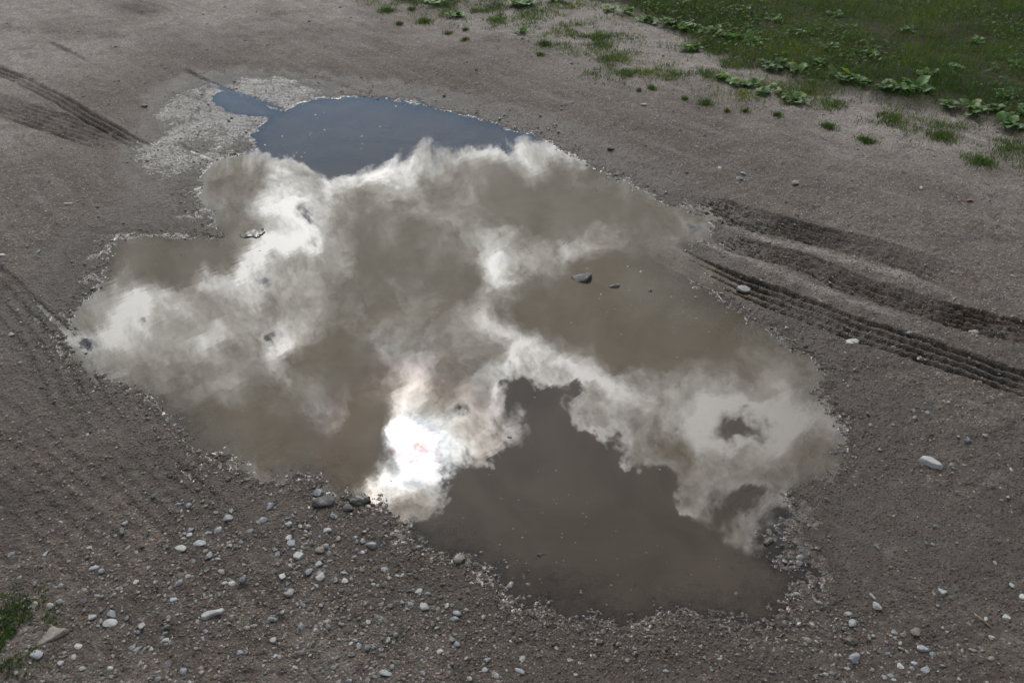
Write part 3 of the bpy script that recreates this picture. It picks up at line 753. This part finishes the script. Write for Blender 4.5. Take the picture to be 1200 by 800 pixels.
# px, py, width px, colour
SMALL = [
 (136,731,12,'slate'),(148,744,9,'tan'),(170,744,10,'pale'),(165,771,14,'slate'),(97,768,12,'pale'),(92,780,9,'slate'),(77,788,8,'pale'),(64,719,10,'pale'),
 (112,733,12,'pale'),(113,673,13,'slate'),(123,676,9,'slate'),(57,658,11,'slate'),(106,649,12,'pale'),(212,690,11,'slate'),(208,711,9,'slate'),(101,698,11,'tan'),
 (102,715,10,'dark'),(198,759,9,'pale'),(220,797,11,'slate'),(46,693,10,'dark'),(46,718,10,'tan'),(134,793,8,'pale'),(372,579,12,'slate'),(269,611,12,'slate'),
 (272,602,8,'slate'),(210,594,9,'slate'),(223,596,9,'slate'),(240,595,9,'tan'),(254,603,7,'pale'),(257,626,12,'slate'),(224,633,8,'slate'),(226,627,9,'slate'),
 (248,656,9,'slate'),(257,661,8,'slate'),(310,613,11,'slate'),(304,616,9,'tan'),(295,626,10,'slate'),(339,636,10,'pale'),(341,643,11,'slate'),(374,667,12,'slate'),
 (377,649,14,'tan'),(384,626,11,'pale'),(384,644,9,'slate'),(391,643,8,'tan'),(387,652,8,'slate'),(416,632,10,'slate'),(426,637,8,'slate'),(425,650,8,'slate'),
 (326,657,9,'slate'),(341,670,8,'slate'),(332,682,9,'pale'),(377,683,12,'pale'),(376,678,9,'slate'),(405,687,9,'pale'),(341,700,13,'slate'),(262,677,10,'pale'),
 (275,691,10,'pale'),(403,676,8,'slate'),(390,607,11,'slate'),(397,634,8,'pale'),(362,620,8,'tan'),(337,612,9,'dark'),(340,619,9,'slate'),(415,656,8,'tan'),
 (364,676,10,'slate'),(372,693,8,'slate'),(483,714,10,'slate'),(513,716,8,'slate'),(524,713,9,'pale'),(481,696,12,'dark'),(492,696,10,'slate'),(451,670,11,'slate'),
 (457,681,8,'pale'),(516,771,9,'pale'),(535,760,10,'slate'),(571,777,12,'slate'),(568,790,9,'slate'),(582,797,10,'slate'),(612,774,9,'slate'),(422,762,9,'slate'),
 (564,646,7,'tan'),(624,653,6,'tan'),(568,667,9,'tan'),(597,685,13,'tan'),(620,684,10,'tan'),(620,698,10,'tan'),(537,656,15,'tan'),(516,648,10,'tan'),
 (467,677,8,'dark'),(480,674,8,'slate'),(432,734,7,'pale'),(885,637,8,'tan'),(902,624,11,'tan'),(937,653,11,'slate'),(936,661,9,'slate'),(919,658,9,'slate'),
 (862,696,8,'tan'),(960,708,10,'slate'),(919,730,9,'slate'),(936,732,8,'slate'),(951,734,10,'tan'),(1026,715,11,'pale'),(997,732,11,'slate'),(994,722,9,'slate'),
 (999,776,14,'slate'),(989,789,10,'slate'),(1089,773,9,'slate'),(1068,785,10,'slate'),(1081,794,13,'slate'),(1052,789,9,'pale'),(1069,748,11,'tan'),(1047,746,9,'slate'),
 (1027,645,9,'dark'),(1131,739,10,'tan'),(1173,734,10,'pale'),(1136,770,9,'dark'),(1156,781,9,'tan'),(1157,756,7,'pale'),(1191,710,8,'pale'),(1180,696,8,'slate'),
 (944,753,13,'tan'),(1069,487,8,'dark'),(1085,490,7,'slate'),(290,562,9,'dark'),(292,544,9,'dark'),(250,533,10,'dark'),(408,596,12,'dark'),(452,588,9,'dark'),(452,594,10,'dark'),
 (461,606,9,'tan'),(475,612,9,'tan'),(506,634,11,'tan'),(1150,735,7,'pale'),(1040,800,9,'slate'),(700,752,8,'tan'),(667,776,8,'slate'),(652,760,7,'pale'),(780,790,9,'slate'),(735,776,8,'tan'),
 (843,775,8,'slate'),(880,760,8,'tan'),(300,741,9,'slate'),(322,757,8,'pale'),(285,775,9,'slate'),(355,742,9,'slate'),(371,745,8,'pale'),(384,736,8,'slate'),(347,790,9,'slate'),(324,777,8,'pale'),
 (180,640,8,'tan'),(150,620,8,'slate'),(163,690,8,'pale'),(18,660,9,'slate'),(75,620,8,'tan'),(15,395,8,'pale'),(68,395,8,'slate'),(47,300,8,'slate'),(25,430,8,'slate'),
 (1120,585,8,'dark'),(1000,560,8,'dark'),(1020,500,8,'tan'),(1110,470,7,'tan'),(1150,520,8,'tan'),(1075,425,7,'pale'),(1180,560,8,'pale'),(865,218,8,'pale'),(930,225,8,'tan'),(842,205,7,'pale'),
 (870,212,7,'slate'),(1075,233,9,'slate'),(660,285,6,'tan'),(735,312,8,'dark'),(752,318,8,'dark'),(744,348,8,'dark'),(762,340,7,'dark'),(800,366,7,'tan'),(705,345,6,'dark'),(845,345,8,'dark'),
]
VARIANT = 0
landmarks = []
stones = []
for i, (px, py, w, colr, dims, cuts, turn, sink, lab, lm) in enumerate(BIG):
    x, y, z = place_z(px, py)
    s = w * px_size(px, py)
    me = stone_mesh('stone', 4 if w > 20 else 3, 900 + i, cuts + 4, dims, 0.16)
    if i == 5: z += 0.008
    if i in SLABS: me = slab_mesh('stone', SLABS[i], 0.13 if i in (1, 3, 5, 6) else 0.2, 70 + i)
    me.materials.append(MATS[colr])
    if sink:
        z = -0.30 * s * dims[2]
    o = link('stone' if w >= 13 else 'pebble', me, None, None, (x, y, z), (R(random.uniform(-8, 8)), R(random.uniform(-8, 8)), R(turn)), (s, s, s * (1.35 if sink else 1.0)))
    tag(o, lab, 'stone' if w >= 13 else 'pebble', 'stones lying round the puddle')
    if lm: landmarks.append((px, py, lm))
CN = dict(slate='slate-grey', pale='whitish', tan='tan', dark='dark')
buckets = {}
for i, (px, py, w, colr) in enumerate(SMALL):
    best = min(landmarks, key=lambda l: (l[0] - px) ** 2 + (1.4 * (l[1] - py)) ** 2)
    dx, dy = px - best[0], 1.4 * (py - best[1])
    side = ('to the right of' if dx > 0 else 'to the left of') if abs(dx) > abs(dy) else ('in front of' if dy > 0 else 'behind')
    buckets.setdefault((colr, side, best[2]), []).append((dx * dx + dy * dy, i))
ORD = ['closest', 'second closest', 'third closest', 'fourth closest', 'fifth closest', 'sixth closest', 'seventh closest', 'eighth closest', 'ninth closest', 'tenth closest', 'eleventh closest', 'twelfth closest']
plabel = {}
for (colr, side, lm), lst in buckets.items():
    lst.sort()
    for k, (_, i) in enumerate(lst):
        plabel[i] = (CN[colr] + ' pebble ' + side + ' ' + lm) if len(lst) == 1 else (ORD[min(k, 11)] + ' ' + CN[colr] + ' pebble ' + side + ' ' + lm)
for i, (px, py, w, colr) in enumerate(SMALL):
    x, y, z = place_z(px, py)
    s = w * px_size(px, py) * 1.02
    if z < -0.003: z = max(z, -0.22 * s)
    o = link('pebble', PEB[colr][i % 8], None, None, (x, y, z), (R(random.uniform(-12, 12)), R(random.uniform(-12, 12)), R(random.uniform(0, 360) if i % 3 else random.uniform(-40, 40))), (s, s * random.uniform(.85, 1.1), s * random.uniform(.8, 1.25)))
    tag(o, plabel[i], 'pebble', 'pebbles scattered round the puddle')

# the gravel itself: far too many to count
def scatter(n, ylo, yhi, accept):
    xs, ys_ = [], []
    got = 0
    while got < n:
        m = 60000
        u = rng.random(m)
        yy = 1.0 / (1 / ylo + u * (1 / yhi - 1 / ylo))          # thins out with distance
        xx = (rng.random(m) * 2 - 1) * 0.82 * np.sqrt(yy * yy + CAM_H ** 2)
        k = accept(xx, yy)
        xs.append(xx[k]); ys_.append(yy[k]); got += int(k.sum())
    return np.concatenate(xs)[:n], np.concatenate(ys_)[:n]
SMALL_SHAPES = [stone_shape(1, 500 + i, 4, ROUND[i % 4], 0.25) for i in range(6)]
def gravel(name, x, y, size, label, tint):
    n = len(x)
    z = ground(x, y)[0]
    V, F, T = [], [], []
    base = 0
    a = rng.random(n) * 6.283
    which = rng.integers(0, 6, n)
    for q in range(6):
        sel = np.nonzero(which == q)[0]
        sv, sf = SMALL_SHAPES[q]
        c, s = np.cos(a[sel])[:, None], np.sin(a[sel])[:, None]
        sz = size[sel][:, None]
        hz = rng.uniform(0.8, 1.5, len(sel))[:, None]
        vx = (sv[:, 0] * c - sv[:, 1] * s) * sz + x[sel][:, None]
        vy = (sv[:, 0] * s + sv[:, 1] * c) * sz + y[sel][:, None]
        vz = sv[:, 2] * sz * hz + z[sel][:, None]
        V.append(np.stack([vx, vy, vz], 2).reshape(-1, 3))
        F.append((sf[None] + (np.arange(len(sel)) * len(sv))[:, None, None] + base).reshape(-1, 3))
        base += len(sel) * len(sv)
        T.append(np.repeat(tint[sel], len(sv)))
    me = mesh_np(name, np.concatenate(V), np.concatenate(F), dict(tint=np.concatenate(T)), smooth=False)
    return tag(link(name, me, M_PEBBLE), label, kind='stuff')
def on_dirt(x, y):
    pre = np.nonzero(rng.random(len(x)) < 0.3)[0]
    g = ground(x[pre], y[pre])
    k = np.zeros(len(x), bool)
    k[pre] = rng.random(len(pre)) < np.clip(g[4] ** 1.6, 0.02, 1) * (g[0] > -0.002)
    return k
gx, gy = scatter(26000, 0.75, 6.5, on_dirt)
gs = np.clip(0.0042 * np.exp(rng.normal(0, 0.45, len(gx))) * (0.45 + 0.33 * gy), 0.0022, 0.020)
gravel('gravel', gx, gy, gs, 'loose small gravel strewn over the dirt', np.clip(rng.beta(2.0, 2.6, len(gx)), 0, 1))
def near_shore(x, y):
    d = poly_sd(x.astype(np.float32), y.astype(np.float32), SHORE)
    k = (np.abs(d) < 0.10 * rng.random(len(x)) + 0.01) & (rng.random(len(x)) < 0.5)
    z = ground(x[k], y[k])[0]
    k[k] = (z > -0.009) & (z < 0.02)
    return k
gx, gy = scatter(5200, 0.85, 5.2, near_shore)
gs = np.clip(0.0044 * np.exp(rng.normal(0, 0.45, len(gx))) * (0.7 + 0.14 * gy), 0.003, 0.02)
gravel('shore_gravel', gx, gy, gs, 'wet gravel along the waterline of the puddle', np.clip(rng.beta(2.0, 4.0, len(gx)), 0, 1))

M_CHIP = mat_stone('chip_mix', rgb(.08, .077, .075), rgb(.155, .16, .167), rgb(.30, .295, .29), attr=True)
def near_side(x, y):
    d = np.clip(pxblob(x, y, 330, 650, 170, 90) + .8 * pxblob(x, y, 480, 730, 150, 60) + .7 * pxblob(x, y, 1000, 760, 110, 45) + .5 * pxblob(x, y, 110, 720, 130, 90) + .4 * pxblob(x, y, 1100, 500, 140, 120) + 0.04, 0, 1)
    k = rng.random(len(x)) < d * 0.12
    k[k] = ground(x[k], y[k])[0] > 0.003
    return k
gx, gy = scatter(900, 0.85, 4.0, near_side)
gs = np.clip(0.0095 * np.exp(rng.normal(0, 0.28, len(gx))), 0.006, 0.016)
o = gravel('stone_chips', gx, gy, gs, 'small grey and pale stone chips strewn thickly over the near gravel', rng.beta(1.6, 2.2, len(gx)))
o.data.materials.clear(); o.data.materials.append(M_CHIP)

# mud clods, islet, twig, leaf
M_MUD = mat_stone('wet_mud', rgb(.05, .042, .036), rgb(.065, .054, .047), rgb(.08, .068, .06))
def lump(name, px, py, w, dims, seed, label, cat, z=None, turn=0):
    x, y, zz = place_z(px, py)
    if z is not None: zz = z
    v, f = stone_shape(4, seed, 0, dims, 0.3)
    r = fbm(v[:, 0] * 9 + seed, v[:, 1] * 9 + v[:, 2] * 5, 1.0, 4, 0.65, seed)
    v = v * (1 + 0.35 * r[:, None])
    s = w * px_size(px, py)
    return tag(link(name, mesh_np(name, v, f), M_MUD, None, (x, y, zz), (0, 0, R(turn)), (s, s, s)), label, cat)
lump('mud_clod', 422, 587, 26, (1, .8, .42), 11, 'dark lumpy mud clod at the shore beside the sun glare', 'mud clod')
lump('mud_clod', 996, 755, 18, (1, .7, .4), 15, 'dark mud clod in the gravel of the lower right', 'mud clod')
lump('mud_islet', 298, 274, 32, (1, .75, .10), 19, 'small flat mud islet showing above the water at left', 'mud islet', z=-0.001, turn=25)
def tube(pts, radii, sides=7):
    pts = [Vector(p) for p in pts]
    V, F = [], []
    for i, p in enumerate(pts):
        t = (pts[min(i + 1, len(pts) - 1)] - pts[max(i - 1, 0)]).normalized()
        a = t.cross(Vector((0, 0, 1)));  a = a.normalized() if a.length > 1e-4 else Vector((1, 0, 0))
        b = t.cross(a)
        for k in range(sides):
            th = 2 * math.pi * k / sides
            V.append(p + (a * math.cos(th) + b * math.sin(th)) * radii[i])
    for i in range(len(pts) - 1):
        for k in range(sides):
            F.append((i * sides + k, i * sides + (k + 1) % sides, (i + 1) * sides + (k + 1) % sides, (i + 1) * sides + k))
    return np.array([v[:] for v in V]), np.array(F)
M_STRAW = mat_stone('dry_stem', rgb(.22, .165, .07), rgb(.26, .20, .09), rgb(.30, .23, .11))
x, y, z = place_z(1145, 736)
tv, tf = tube([(-.009, .016, .004), (-.010, .010, .006), (-.004, .002, .007), (.003, -.006, .006), (.010, -.017, .003)], [.0016, .0022, .002, .0018, .0012])
tag(link('twig', mesh_np('twig', tv, tf), M_STRAW, None, (x, y, z)), 'crooked yellowish dry twig on mud at lower right', 'twig')

# ------------------------------------------------------------------ grass and weeds
PATCH = [(690, 58, 45, 14), (705, 75, 35, 12), (745, 92, 45, 11), (800, 96, 45, 9), (665, 45, 35, 10), (870, 82, 55, 14), (960, 136, 45, 11), (1035, 150, 45, 10), (1095, 166, 42, 11), (1180, 184, 40, 12), (1250, 205, 60, 20),
         (905, 118, 60, 12), (560, 20, 60, 14), (600, 32, 50, 10), (640, 20, 50, 10), (500, 10, 60, 10), (850, 68, 50, 10)]
def sparse(x, y):
    d = np.zeros(x.shape, np.float32)
    for p in PATCH:
        d = np.maximum(d, pxblob(x, y, *p))
    ye = np.interp(x, LAWN_EDGE[:, 0], LAWN_EDGE[:, 1], left=1e3, right=LAWN_EDGE[-1, 1])
    fringe = 0.5 * sstep(y - ye, -0.75, 0.05) * np.clip(0.35 + 1.7 * fbm(x, y, 3.5, 3, 0.6, 414), 0, 1)
    return np.clip(np.maximum(d, fringe) * (0.55 + 1.6 * fbm(x, y, 9.0, 3, 0.6, 404)), 0, 1)
def blades(x, y, z, length, width, lean, tint):
    n = len(x)
    a = rng.random(n) * 6.283
    la = rng.random(n) * 6.283
    dx, dy = np.cos(a), np.sin(a)
    lx, ly = np.cos(la) * lean * length, np.sin(la) * lean * length
    up = length * np.sqrt(np.clip(1 - lean ** 2, 0.1, 1))
    P = np.zeros((n, 5, 3), np.float32)
    w = width * 0.5
    P[:, 0] = np.stack([x - dx * w, y - dy * w, z - 0.004], 1); P[:, 1] = np.stack([x + dx * w, y + dy * w, z - 0.004], 1)
    mx, my, mz = x + lx * 0.4, y + ly * 0.4, z + up * 0.62
    P[:, 2] = np.stack([mx - dx * w * .8, my - dy * w * .8, mz], 1); P[:, 3] = np.stack([mx + dx * w * .8, my + dy * w * .8, mz], 1)
    P[:, 4] = np.stack([x + lx * 1.1, y + ly * 1.1, z + up * (1 - 0.35 * lean)], 1)
    idx = (np.arange(n) * 5)[:, None, None]
    F = (np.array([[0, 1, 3], [0, 3, 2], [2, 3, 4]])[None] + idx).reshape(-1, 3)
    return P.reshape(-1, 3), F, np.repeat(tint, 5)
def grass_field(n, xlo, xhi, ylo, yhi, dens):
    xs, ys_, ds = [], [], []
    got = 0
    while got < n:
        m = 80000
        xx = rng.uniform(xlo, xhi, m).astype(np.float32)
        u = rng.random(m); yy = (ylo * (yhi / ylo) ** u).astype(np.float32)
        d = dens(xx, yy)
        k = rng.random(m) < d
        xs.append(xx[k]); ys_.append(yy[k]); ds.append(d[k]); got += int(k.sum())
    return np.concatenate(xs)[:n], np.concatenate(ys_)[:n], np.concatenate(ds)[:n]
def lawn_density(x, y):
    L = lawn_mask(x, y)
    clump = np.clip(0.72 + 1.0 * fbm(x, y, 3.0, 3, 0.6, 505), 0.12, 1)
    return np.clip(L * clump + 0.75 * sparse(x, y), 0, 1)
x, y, d = grass_field(155000, -1.2, 6.4, 3.1, 8.6, lawn_density)
z = ground(x, y)[0]
L = lawn_mask(x, y)
length = (0.020 + 0.034 * L) * rng.uniform(0.55, 1.35, len(x))
tint = np.clip(0.42 + 0.9 * fbm(x, y, 1.4, 3, 0.6, 606) + rng.normal(0, 0.2, len(x)), 0, 1)
gv, gf, gt = blades(x, y, z, length, rng.uniform(.0016, .0036, len(x)), rng.uniform(0.15, 0.95, len(x)), tint)
tag(link('lawn_grass', mesh_np('lawn_grass', gv, gf, dict(tint=gt)), M_GRASS), 'short dark green grass thinning out onto the dirt', kind='stuff')
x, y, d = grass_field(62000, -1.6, 5.0, 2.9, 7.4, lambda a, b: sparse(a, b) ** 1.3)
z = ground(x, y)[0]
tint = np.clip(0.62 + 0.9 * fbm(x, y, 4.0, 3, 0.6, 616) + rng.normal(0, 0.2, len(x)), 0, 1)
gv, gf, gt = blades(x, y, z, rng.uniform(.010, .036, len(x)), rng.uniform(.0018, .0036, len(x)), rng.uniform(0.3, 0.97, len(x)), tint)
tag(link('sparse_grass', mesh_np('sparse_grass', gv, gf, dict(tint=gt)), M_GRASS), 'thin patchy grass on the dirt in front of the lawn', kind='stuff')
# clover and other flat little leaves between the blades
x, y, d = grass_field(9000, -1.0, 6.2, 3.2, 8.4, lambda a, b: lawn_mask(a, b) * np.clip(0.2 + 1.8 * fbm(a, b, 2.0, 3, 0.6, 707), 0, 1))
n = len(x); z = ground(x, y)[0] + rng.uniform(0.012, 0.045, n)
r_ = rng.uniform(0.005, 0.012, n); a0 = rng.random(n) * 6.28
hexv = np.zeros((n, 6, 3), np.float32); tx, ty = rng.normal(0, .35, n), rng.normal(0, .35, n)
for k in range(6):
    ca_, sa_ = np.cos(a0 + k * 1.047) * r_, np.sin(a0 + k * 1.047) * r_ * 0.8
    hexv[:, k] = np.stack([x + ca_, y + sa_, z + tx * ca_ + ty * sa_ + (0.15 * r_ if k % 2 else 0)], 1)
hf = (np.array([[0, 1, 2], [0, 2, 3], [0, 3, 4], [0, 4, 5]])[None] + (np.arange(n) * 6)[:, None, None]).reshape(-1, 3)
tag(link('ground_cover', mesh_np('ground_cover', hexv.reshape(-1, 3), hf, dict(tint=np.repeat(rng.uniform(.2, .8, n), 6))), M_GRASS), 'little round leaves of ground cover between the grass', kind='stuff')

# single tufts on the dirt
TUFTS = [
    (1145, 203, 40, 'biggest grass tuft on the dirt, at the right edge'), (1013, 177, 26, 'flat green tuft alone on the dirt below the weeds'), (968, 161, 24, 'grass tuft on the dirt at the tip of the lawn strip'),
    (908, 149, 15, 'small yellowish tuft below the front row of weeds'), (826, 132, 22, 'thin sprawling tuft on the dirt below the patchy grass'), (850, 142, 9, 'tiny tuft between two sprawling tufts on the dirt'),
    (872, 143, 15, 'sparse tuft just right of the tiny one on the dirt'), (763, 114, 17, 'upright tuft under the curved strip of patchy grass'), (801, 127, 9, 'tiny tuft at the right end of the patchy grass'),
    (748, 117, 8, 'tiny tuft left of the upright one under the patchy grass'), (638, 64, 23, 'dense low tuft at the left of the patchy grass'), (633, 76, 14, 'small bright tuft below the dense low tuft'),
    (525, 49, 14, 'small tuft on the dirt above the puddle centre, leftmost of two'), (546, 47, 10, 'smaller of two neighbouring tufts above the puddle centre'), (545, 59, 13, 'faint tuft nearest the water above the puddle centre'),
    (497, 35, 26, 'wide ragged tuft high up, above the blue water'), (469, 38, 13, 'small tuft left of the wide ragged one'), (455, 23, 26, 'flat wide tuft, farthest left of all the grass'),
    (483, 21, 14, 'small tuft near the top edge, between flat and ragged tufts'), (1100, 172, 40, 'broad low tuft at the lawn corner before the weeds'),
]
for k, (px, py, w, lab) in enumerate(TUFTS):
    cx, cy, cz = place_z(px, py)
    s = w * px_size(px, py) * 0.5
    n = int(50 + w * (8 if w < 20 else 16))
    rr_ = np.minimum(np.abs(rng.normal(0, .48, n)), 1.1); th = rng.random(n) * 6.283
    bx = (rr_ * np.cos(th) * s).astype(np.float32); by = (rr_ * np.sin(th) * s * 1.1).astype(np.float32)
    keep = fbm(bx + cx, by + cy, 26.0, 3, 0.6, 900 + k) > -9
    bx, by = bx[keep], by[keep]
    bz = ground(bx + cx, by + cy)[0] - cz
    v, f, t = blades(bx, by, bz, rng.uniform(.5, 1.2, len(bx)) * (0.018 + 0.16 * s), rng.uniform(.0022, .0038, len(bx)), rng.uniform(.2, .9, len(bx)), np.clip(rng.normal(.45, .25, len(bx)), 0, 1))
    tag(link('grass_tuft', mesh_np('grass_tuft', v, f, dict(tint=t)), M_GRASS, None, (cx, cy, cz)), lab, 'grass tuft', 'grass tufts on the bare dirt')
# moss-like low growth in the near corner
cx, cy, cz = place_z(8, 762)
n = 5200
bx = rng.normal(0, .048, n).astype(np.float32); by = rng.normal(0, .075, n).astype(np.float32)
k = fbm(bx + cx, by + cy, 16.0, 3, 0.65, 1201) > -0.02
bx, by = bx[k], by[k]
bz = ground(bx + cx, by + cy)[0] - cz
v, f, t = blades(bx, by, bz, rng.uniform(.004, .013, len(bx)), rng.uniform(.0015, .003, len(bx)), rng.uniform(.2, .95, len(bx)), np.clip(rng.normal(.25, .25, len(bx)), 0, 1))
tag(link('moss', mesh_np('moss', v, f, dict(tint=t)), M_GRASS, None, (cx, cy, cz)), 'low mossy green growth in the bottom left corner', kind='stuff')

# broad-leaved weeds: every leaf is a part
def leaf_mesh(seed):
    r = np.random.default_rng(seed)
    nu, nv_ = 9, 7
    wmax = r.uniform(.30, .40); wav = r.uniform(.02, .05); fold = r.uniform(.05, .22); rise = r.uniform(.12, .55); droop = r.uniform(.25, .9)
    V, F = [], []
    ph = r.uniform(0, 6.28, 3)
    def spine(t):   # t 0..1 along stalk and blade
        return Vector((0.03 * math.sin(t * 3 + ph[0]), t, rise * math.sin(min(t * 1.5, 1.57)) * 0.62 - droop * max(0, t - .45) ** 2))
    for i in range(nu):
        t = i / (nu - 1)
        w = wmax * (math.sin(math.pi * min(1, 0.10 + 0.9 * t) ** 0.72) ** 0.75) * (1 if t < 1 else 0) + 0.004
        p = spine(0.32 + 0.68 * t)
        for j in range(nv_):
            q = j / (nv_ - 1) * 2 - 1
            back = -0.09 * abs(q) * (1 - t) ** 3 * 2          # heart-shaped base
            zz = fold * abs(q) * w + wav * math.sin(t * 9 + q * 2 + ph[1]) * abs(q) + 0.02 * math.sin(t * 17 + ph[2]) * abs(q)
            V.append((p.x + q * w, p.y + back, p.z + zz))
    for i in range(nu - 1):
        for j in range(nv_ - 1):
            a = i * nv_ + j
            F.append((a, a + 1, a + nv_ + 1, a + nv_))
    b = len(V)
    for i in range(5):
        p = spine(0.36 * i / 4)
        for (ox, oz) in ((-.012, 0), (0, .014), (.012, 0)):
            V.append((p.x + ox, p.y, p.z + oz - .006))
    for i in range(4):
        for j in range(2):
            a = b + i * 3 + j
            F.append((a, a + 1, a + 4, a + 3))
    return mesh_np('leaf', np.array(V), np.array(F))
LEAVES = [leaf_mesh(40 + i) for i in range(10)]
for me in LEAVES: me.materials.append(M_WEED)
WEEDS = [ # px, py, width px, row
    (452, 5, 30, 'top'), (512, 14, 30, 'top'), (546, 6, 30, 'top'), (612, 16, 42, 'top'), (650, 10, 30, 'top'), (690, 8, 28, 'top'), (535, 30, 26, 'dirt'), (611, 50, 24, 'dirt'),
    (712, 24, 26, 'edge'), (732, 26, 30, 'edge'), (757, 35, 32, 'edge'), (780, 40, 30, 'edge'), (803, 47, 34, 'edge'), (830, 52, 30, 'edge'), (856, 60, 32, 'edge'), (882, 64, 34, 'edge'), (808, 70, 36, 'dirt'),
    (848, 106, 34, 'front'), (872, 112, 38, 'front'), (898, 122, 36, 'front'), (930, 132, 36, 'front'),
    (908, 92, 38, 'row'), (932, 98, 36, 'row'), (955, 90, 30, 'row'), (982, 106, 46, 'row'), (1004, 112, 34, 'row'), (1036, 120, 38, 'row'), (1062, 122, 48, 'row'), (1108, 140, 34, 'row'), (1134, 146, 38, 'row'),
    (1172, 130, 34, 'row'), (1160, 148, 30, 'row'), (1176, 164, 46, 'row'), (1194, 152, 36, 'row'),
    (1080, 104, 32, 'lawn'), (1012, 80, 30, 'lawn'), (968, 72, 30, 'lawn'), (930, 55, 26, 'lawn'), (1140, 64, 24, 'lawn'), (975, 34, 24, 'lawn'), (1060, 50, 24, 'lawn'), (870, 28, 24, 'lawn'), (800, 20, 24, 'lawn'), (1190, 95, 28, 'lawn'), (750, 12, 24, 'lawn'), (905, 40, 22, 'lawn'), (1110, 95, 26, 'lawn'),
]
ROWTXT = dict(top='broad-leaved weed from the left along the top edge above the puddle', dirt='low broad-leaved weed from the left standing on bare dirt',
    edge='weed from the left in the bright green band edging the lawn', front='silvery-leaved weed from the left in the front clump on the dirt',
    row='broad-leaved weed from the left in the row right of the front clump', lawn='weed from the left among those standing inside the grass')
ORDN = ['first', 'second', 'third', 'fourth', 'fifth', 'sixth', 'seventh', 'eighth', 'ninth', 'tenth', 'eleventh', 'twelfth', 'thirteenth']
for row in ROWTXT:
    lst = sorted([w for w in WEEDS if w[3] == row])
    for k, (px, py, w, _) in enumerate(lst):
        x, y, z = place_z(px, py)
        s = w * px_size(px, py) * 0.42
        e = link('broadleaf_weed', None, None, None, (x, y, z), (0, 0, R(random.uniform(0, 360))))
        e.empty_display_size = 0.05
        tag(e, ORDN[k] + ' ' + ROWTXT[row], 'weed', 'broad-leaved weeds along the lawn')
        tv, tf = tube([(0, 0, -.004), (.004, .002, .012), (.002, .006, .026)], [.004, .0035, .002], 6)
        link('stem', mesh_np('stem', tv, tf, dict(tint=np.full(len(tv), .5))), M_GRASS, e)
        nl = random.randint(13, 20)
        for q in range(nl):
            sc = s * random.uniform(.5, 1.0)
            off = s * 0.6 * math.sqrt(random.random()); oa = random.uniform(0, 6.28)
            up = random.uniform(-4, 22) if q > 3 else random.uniform(20, 48)
            link('leaf', LEAVES[random.randrange(10)], None, e, (off * math.cos(oa), off * math.sin(oa), random.uniform(0, .008)),
                 (R(up), R(random.uniform(-14, 14)), 6.283 * (q + random.uniform(-.35, .35)) / nl * 1.618 % 6.283), (sc, sc, sc))
# a dandelion clock in the grass
x, y, z = place_z(699, 6)
e = link('dandelion', None, None, None, (x, y, z)); tag(e, 'white dandelion clock standing in grass near the top edge', 'dandelion')
tv, tf = tube([(0, 0, 0), (.004, .002, .04), (.002, 0, .085)], [.002, .0018, .0015])
link('stem', mesh_np('stem', tv, tf, dict(tint=np.full(len(tv), .6))), M_GRASS, e)
v, f = ico(2)
spk = []
sfc = []
rr2 = np.random.default_rng(3)
for k, p in enumerate(ico(3)[0]):
    p = Vector(p); a = p.cross(Vector((.3, .5, .8))).normalized() * .0016
    b0 = len(spk)
    spk += [p * .002, p * .013 + a, p * .013 - a]; sfc.append((b0, b0 + 1, b0 + 2))
link('seed_head', mesh_np('seed_head', np.array([q[:] for q in spk]), np.array(sfc), smooth=False), M_PALE, e, (.002, 0, .092))
# fallen leaf
x, y, z = place_z(1137, 250)
M_FALL = mat_leaf('fallen_leaf', rgb(.20, .085, .02), rgb(.34, .16, .03), attr=None, trans=.25)
fl = LEAVES[3].copy(); fl.materials.clear()
tag(link('fallen_leaf', fl, M_FALL, None, (x, y, z + .003), (R(-6), R(10), R(70)), (.03, .03, .03)), 'tiny fallen orange leaf on the dirt near the right edge', 'leaf')

# bits of scum floating on the puddle
def afloat(x, y):
    d = np.minimum(poly_sd(x.astype(np.float32), y.astype(np.float32), SHORE), 0)
    w_ = np.clip(pxblob(x, y, 350, 150, 90, 40) + pxblob(x, y, 760, 345, 80, 40) + .8 * pxblob(x, y, 150, 290, 60, 25) + .7 * pxblob(x, y, 620, 650, 150, 60) + .6 * pxblob(x, y, 545, 280, 40, 15) + .05, 0, 1)
    return (d < -0.03) & (rng.random(len(x)) < w_ * 0.05)
x, y = scatter(150, 1.1, 4.8, afloat)
n = len(x); r_ = rng.uniform(.0018, .0045, n) * (0.5 + 0.25 * y); a0 = rng.random(n) * 6.28
fv = np.zeros((n, 7, 3), np.float32)
fv[:, 0] = np.stack([x, y, r_ * .45 + .0006], 1)
for k in range(6):
    q = rng.uniform(.6, 1.1, n) * r_
    fv[:, k + 1] = np.stack([x + np.cos(a0 + k * 1.047) * q * 1.3, y + np.sin(a0 + k * 1.047) * q, np.full(n, -.0006)], 1)
ff = (np.array([[0, k + 1, (k + 1) % 6 + 1] for k in range(6)])[None] + (np.arange(n) * 7)[:, None, None]).reshape(-1, 3)
tag(link('floating_scum', mesh_np('floating_scum', fv.reshape(-1, 3), ff, dict(tint=rng.random(n * 7).astype(np.float32))), M_CHIP), 'tiny pale bits of scum floating on the puddle', kind='stuff')
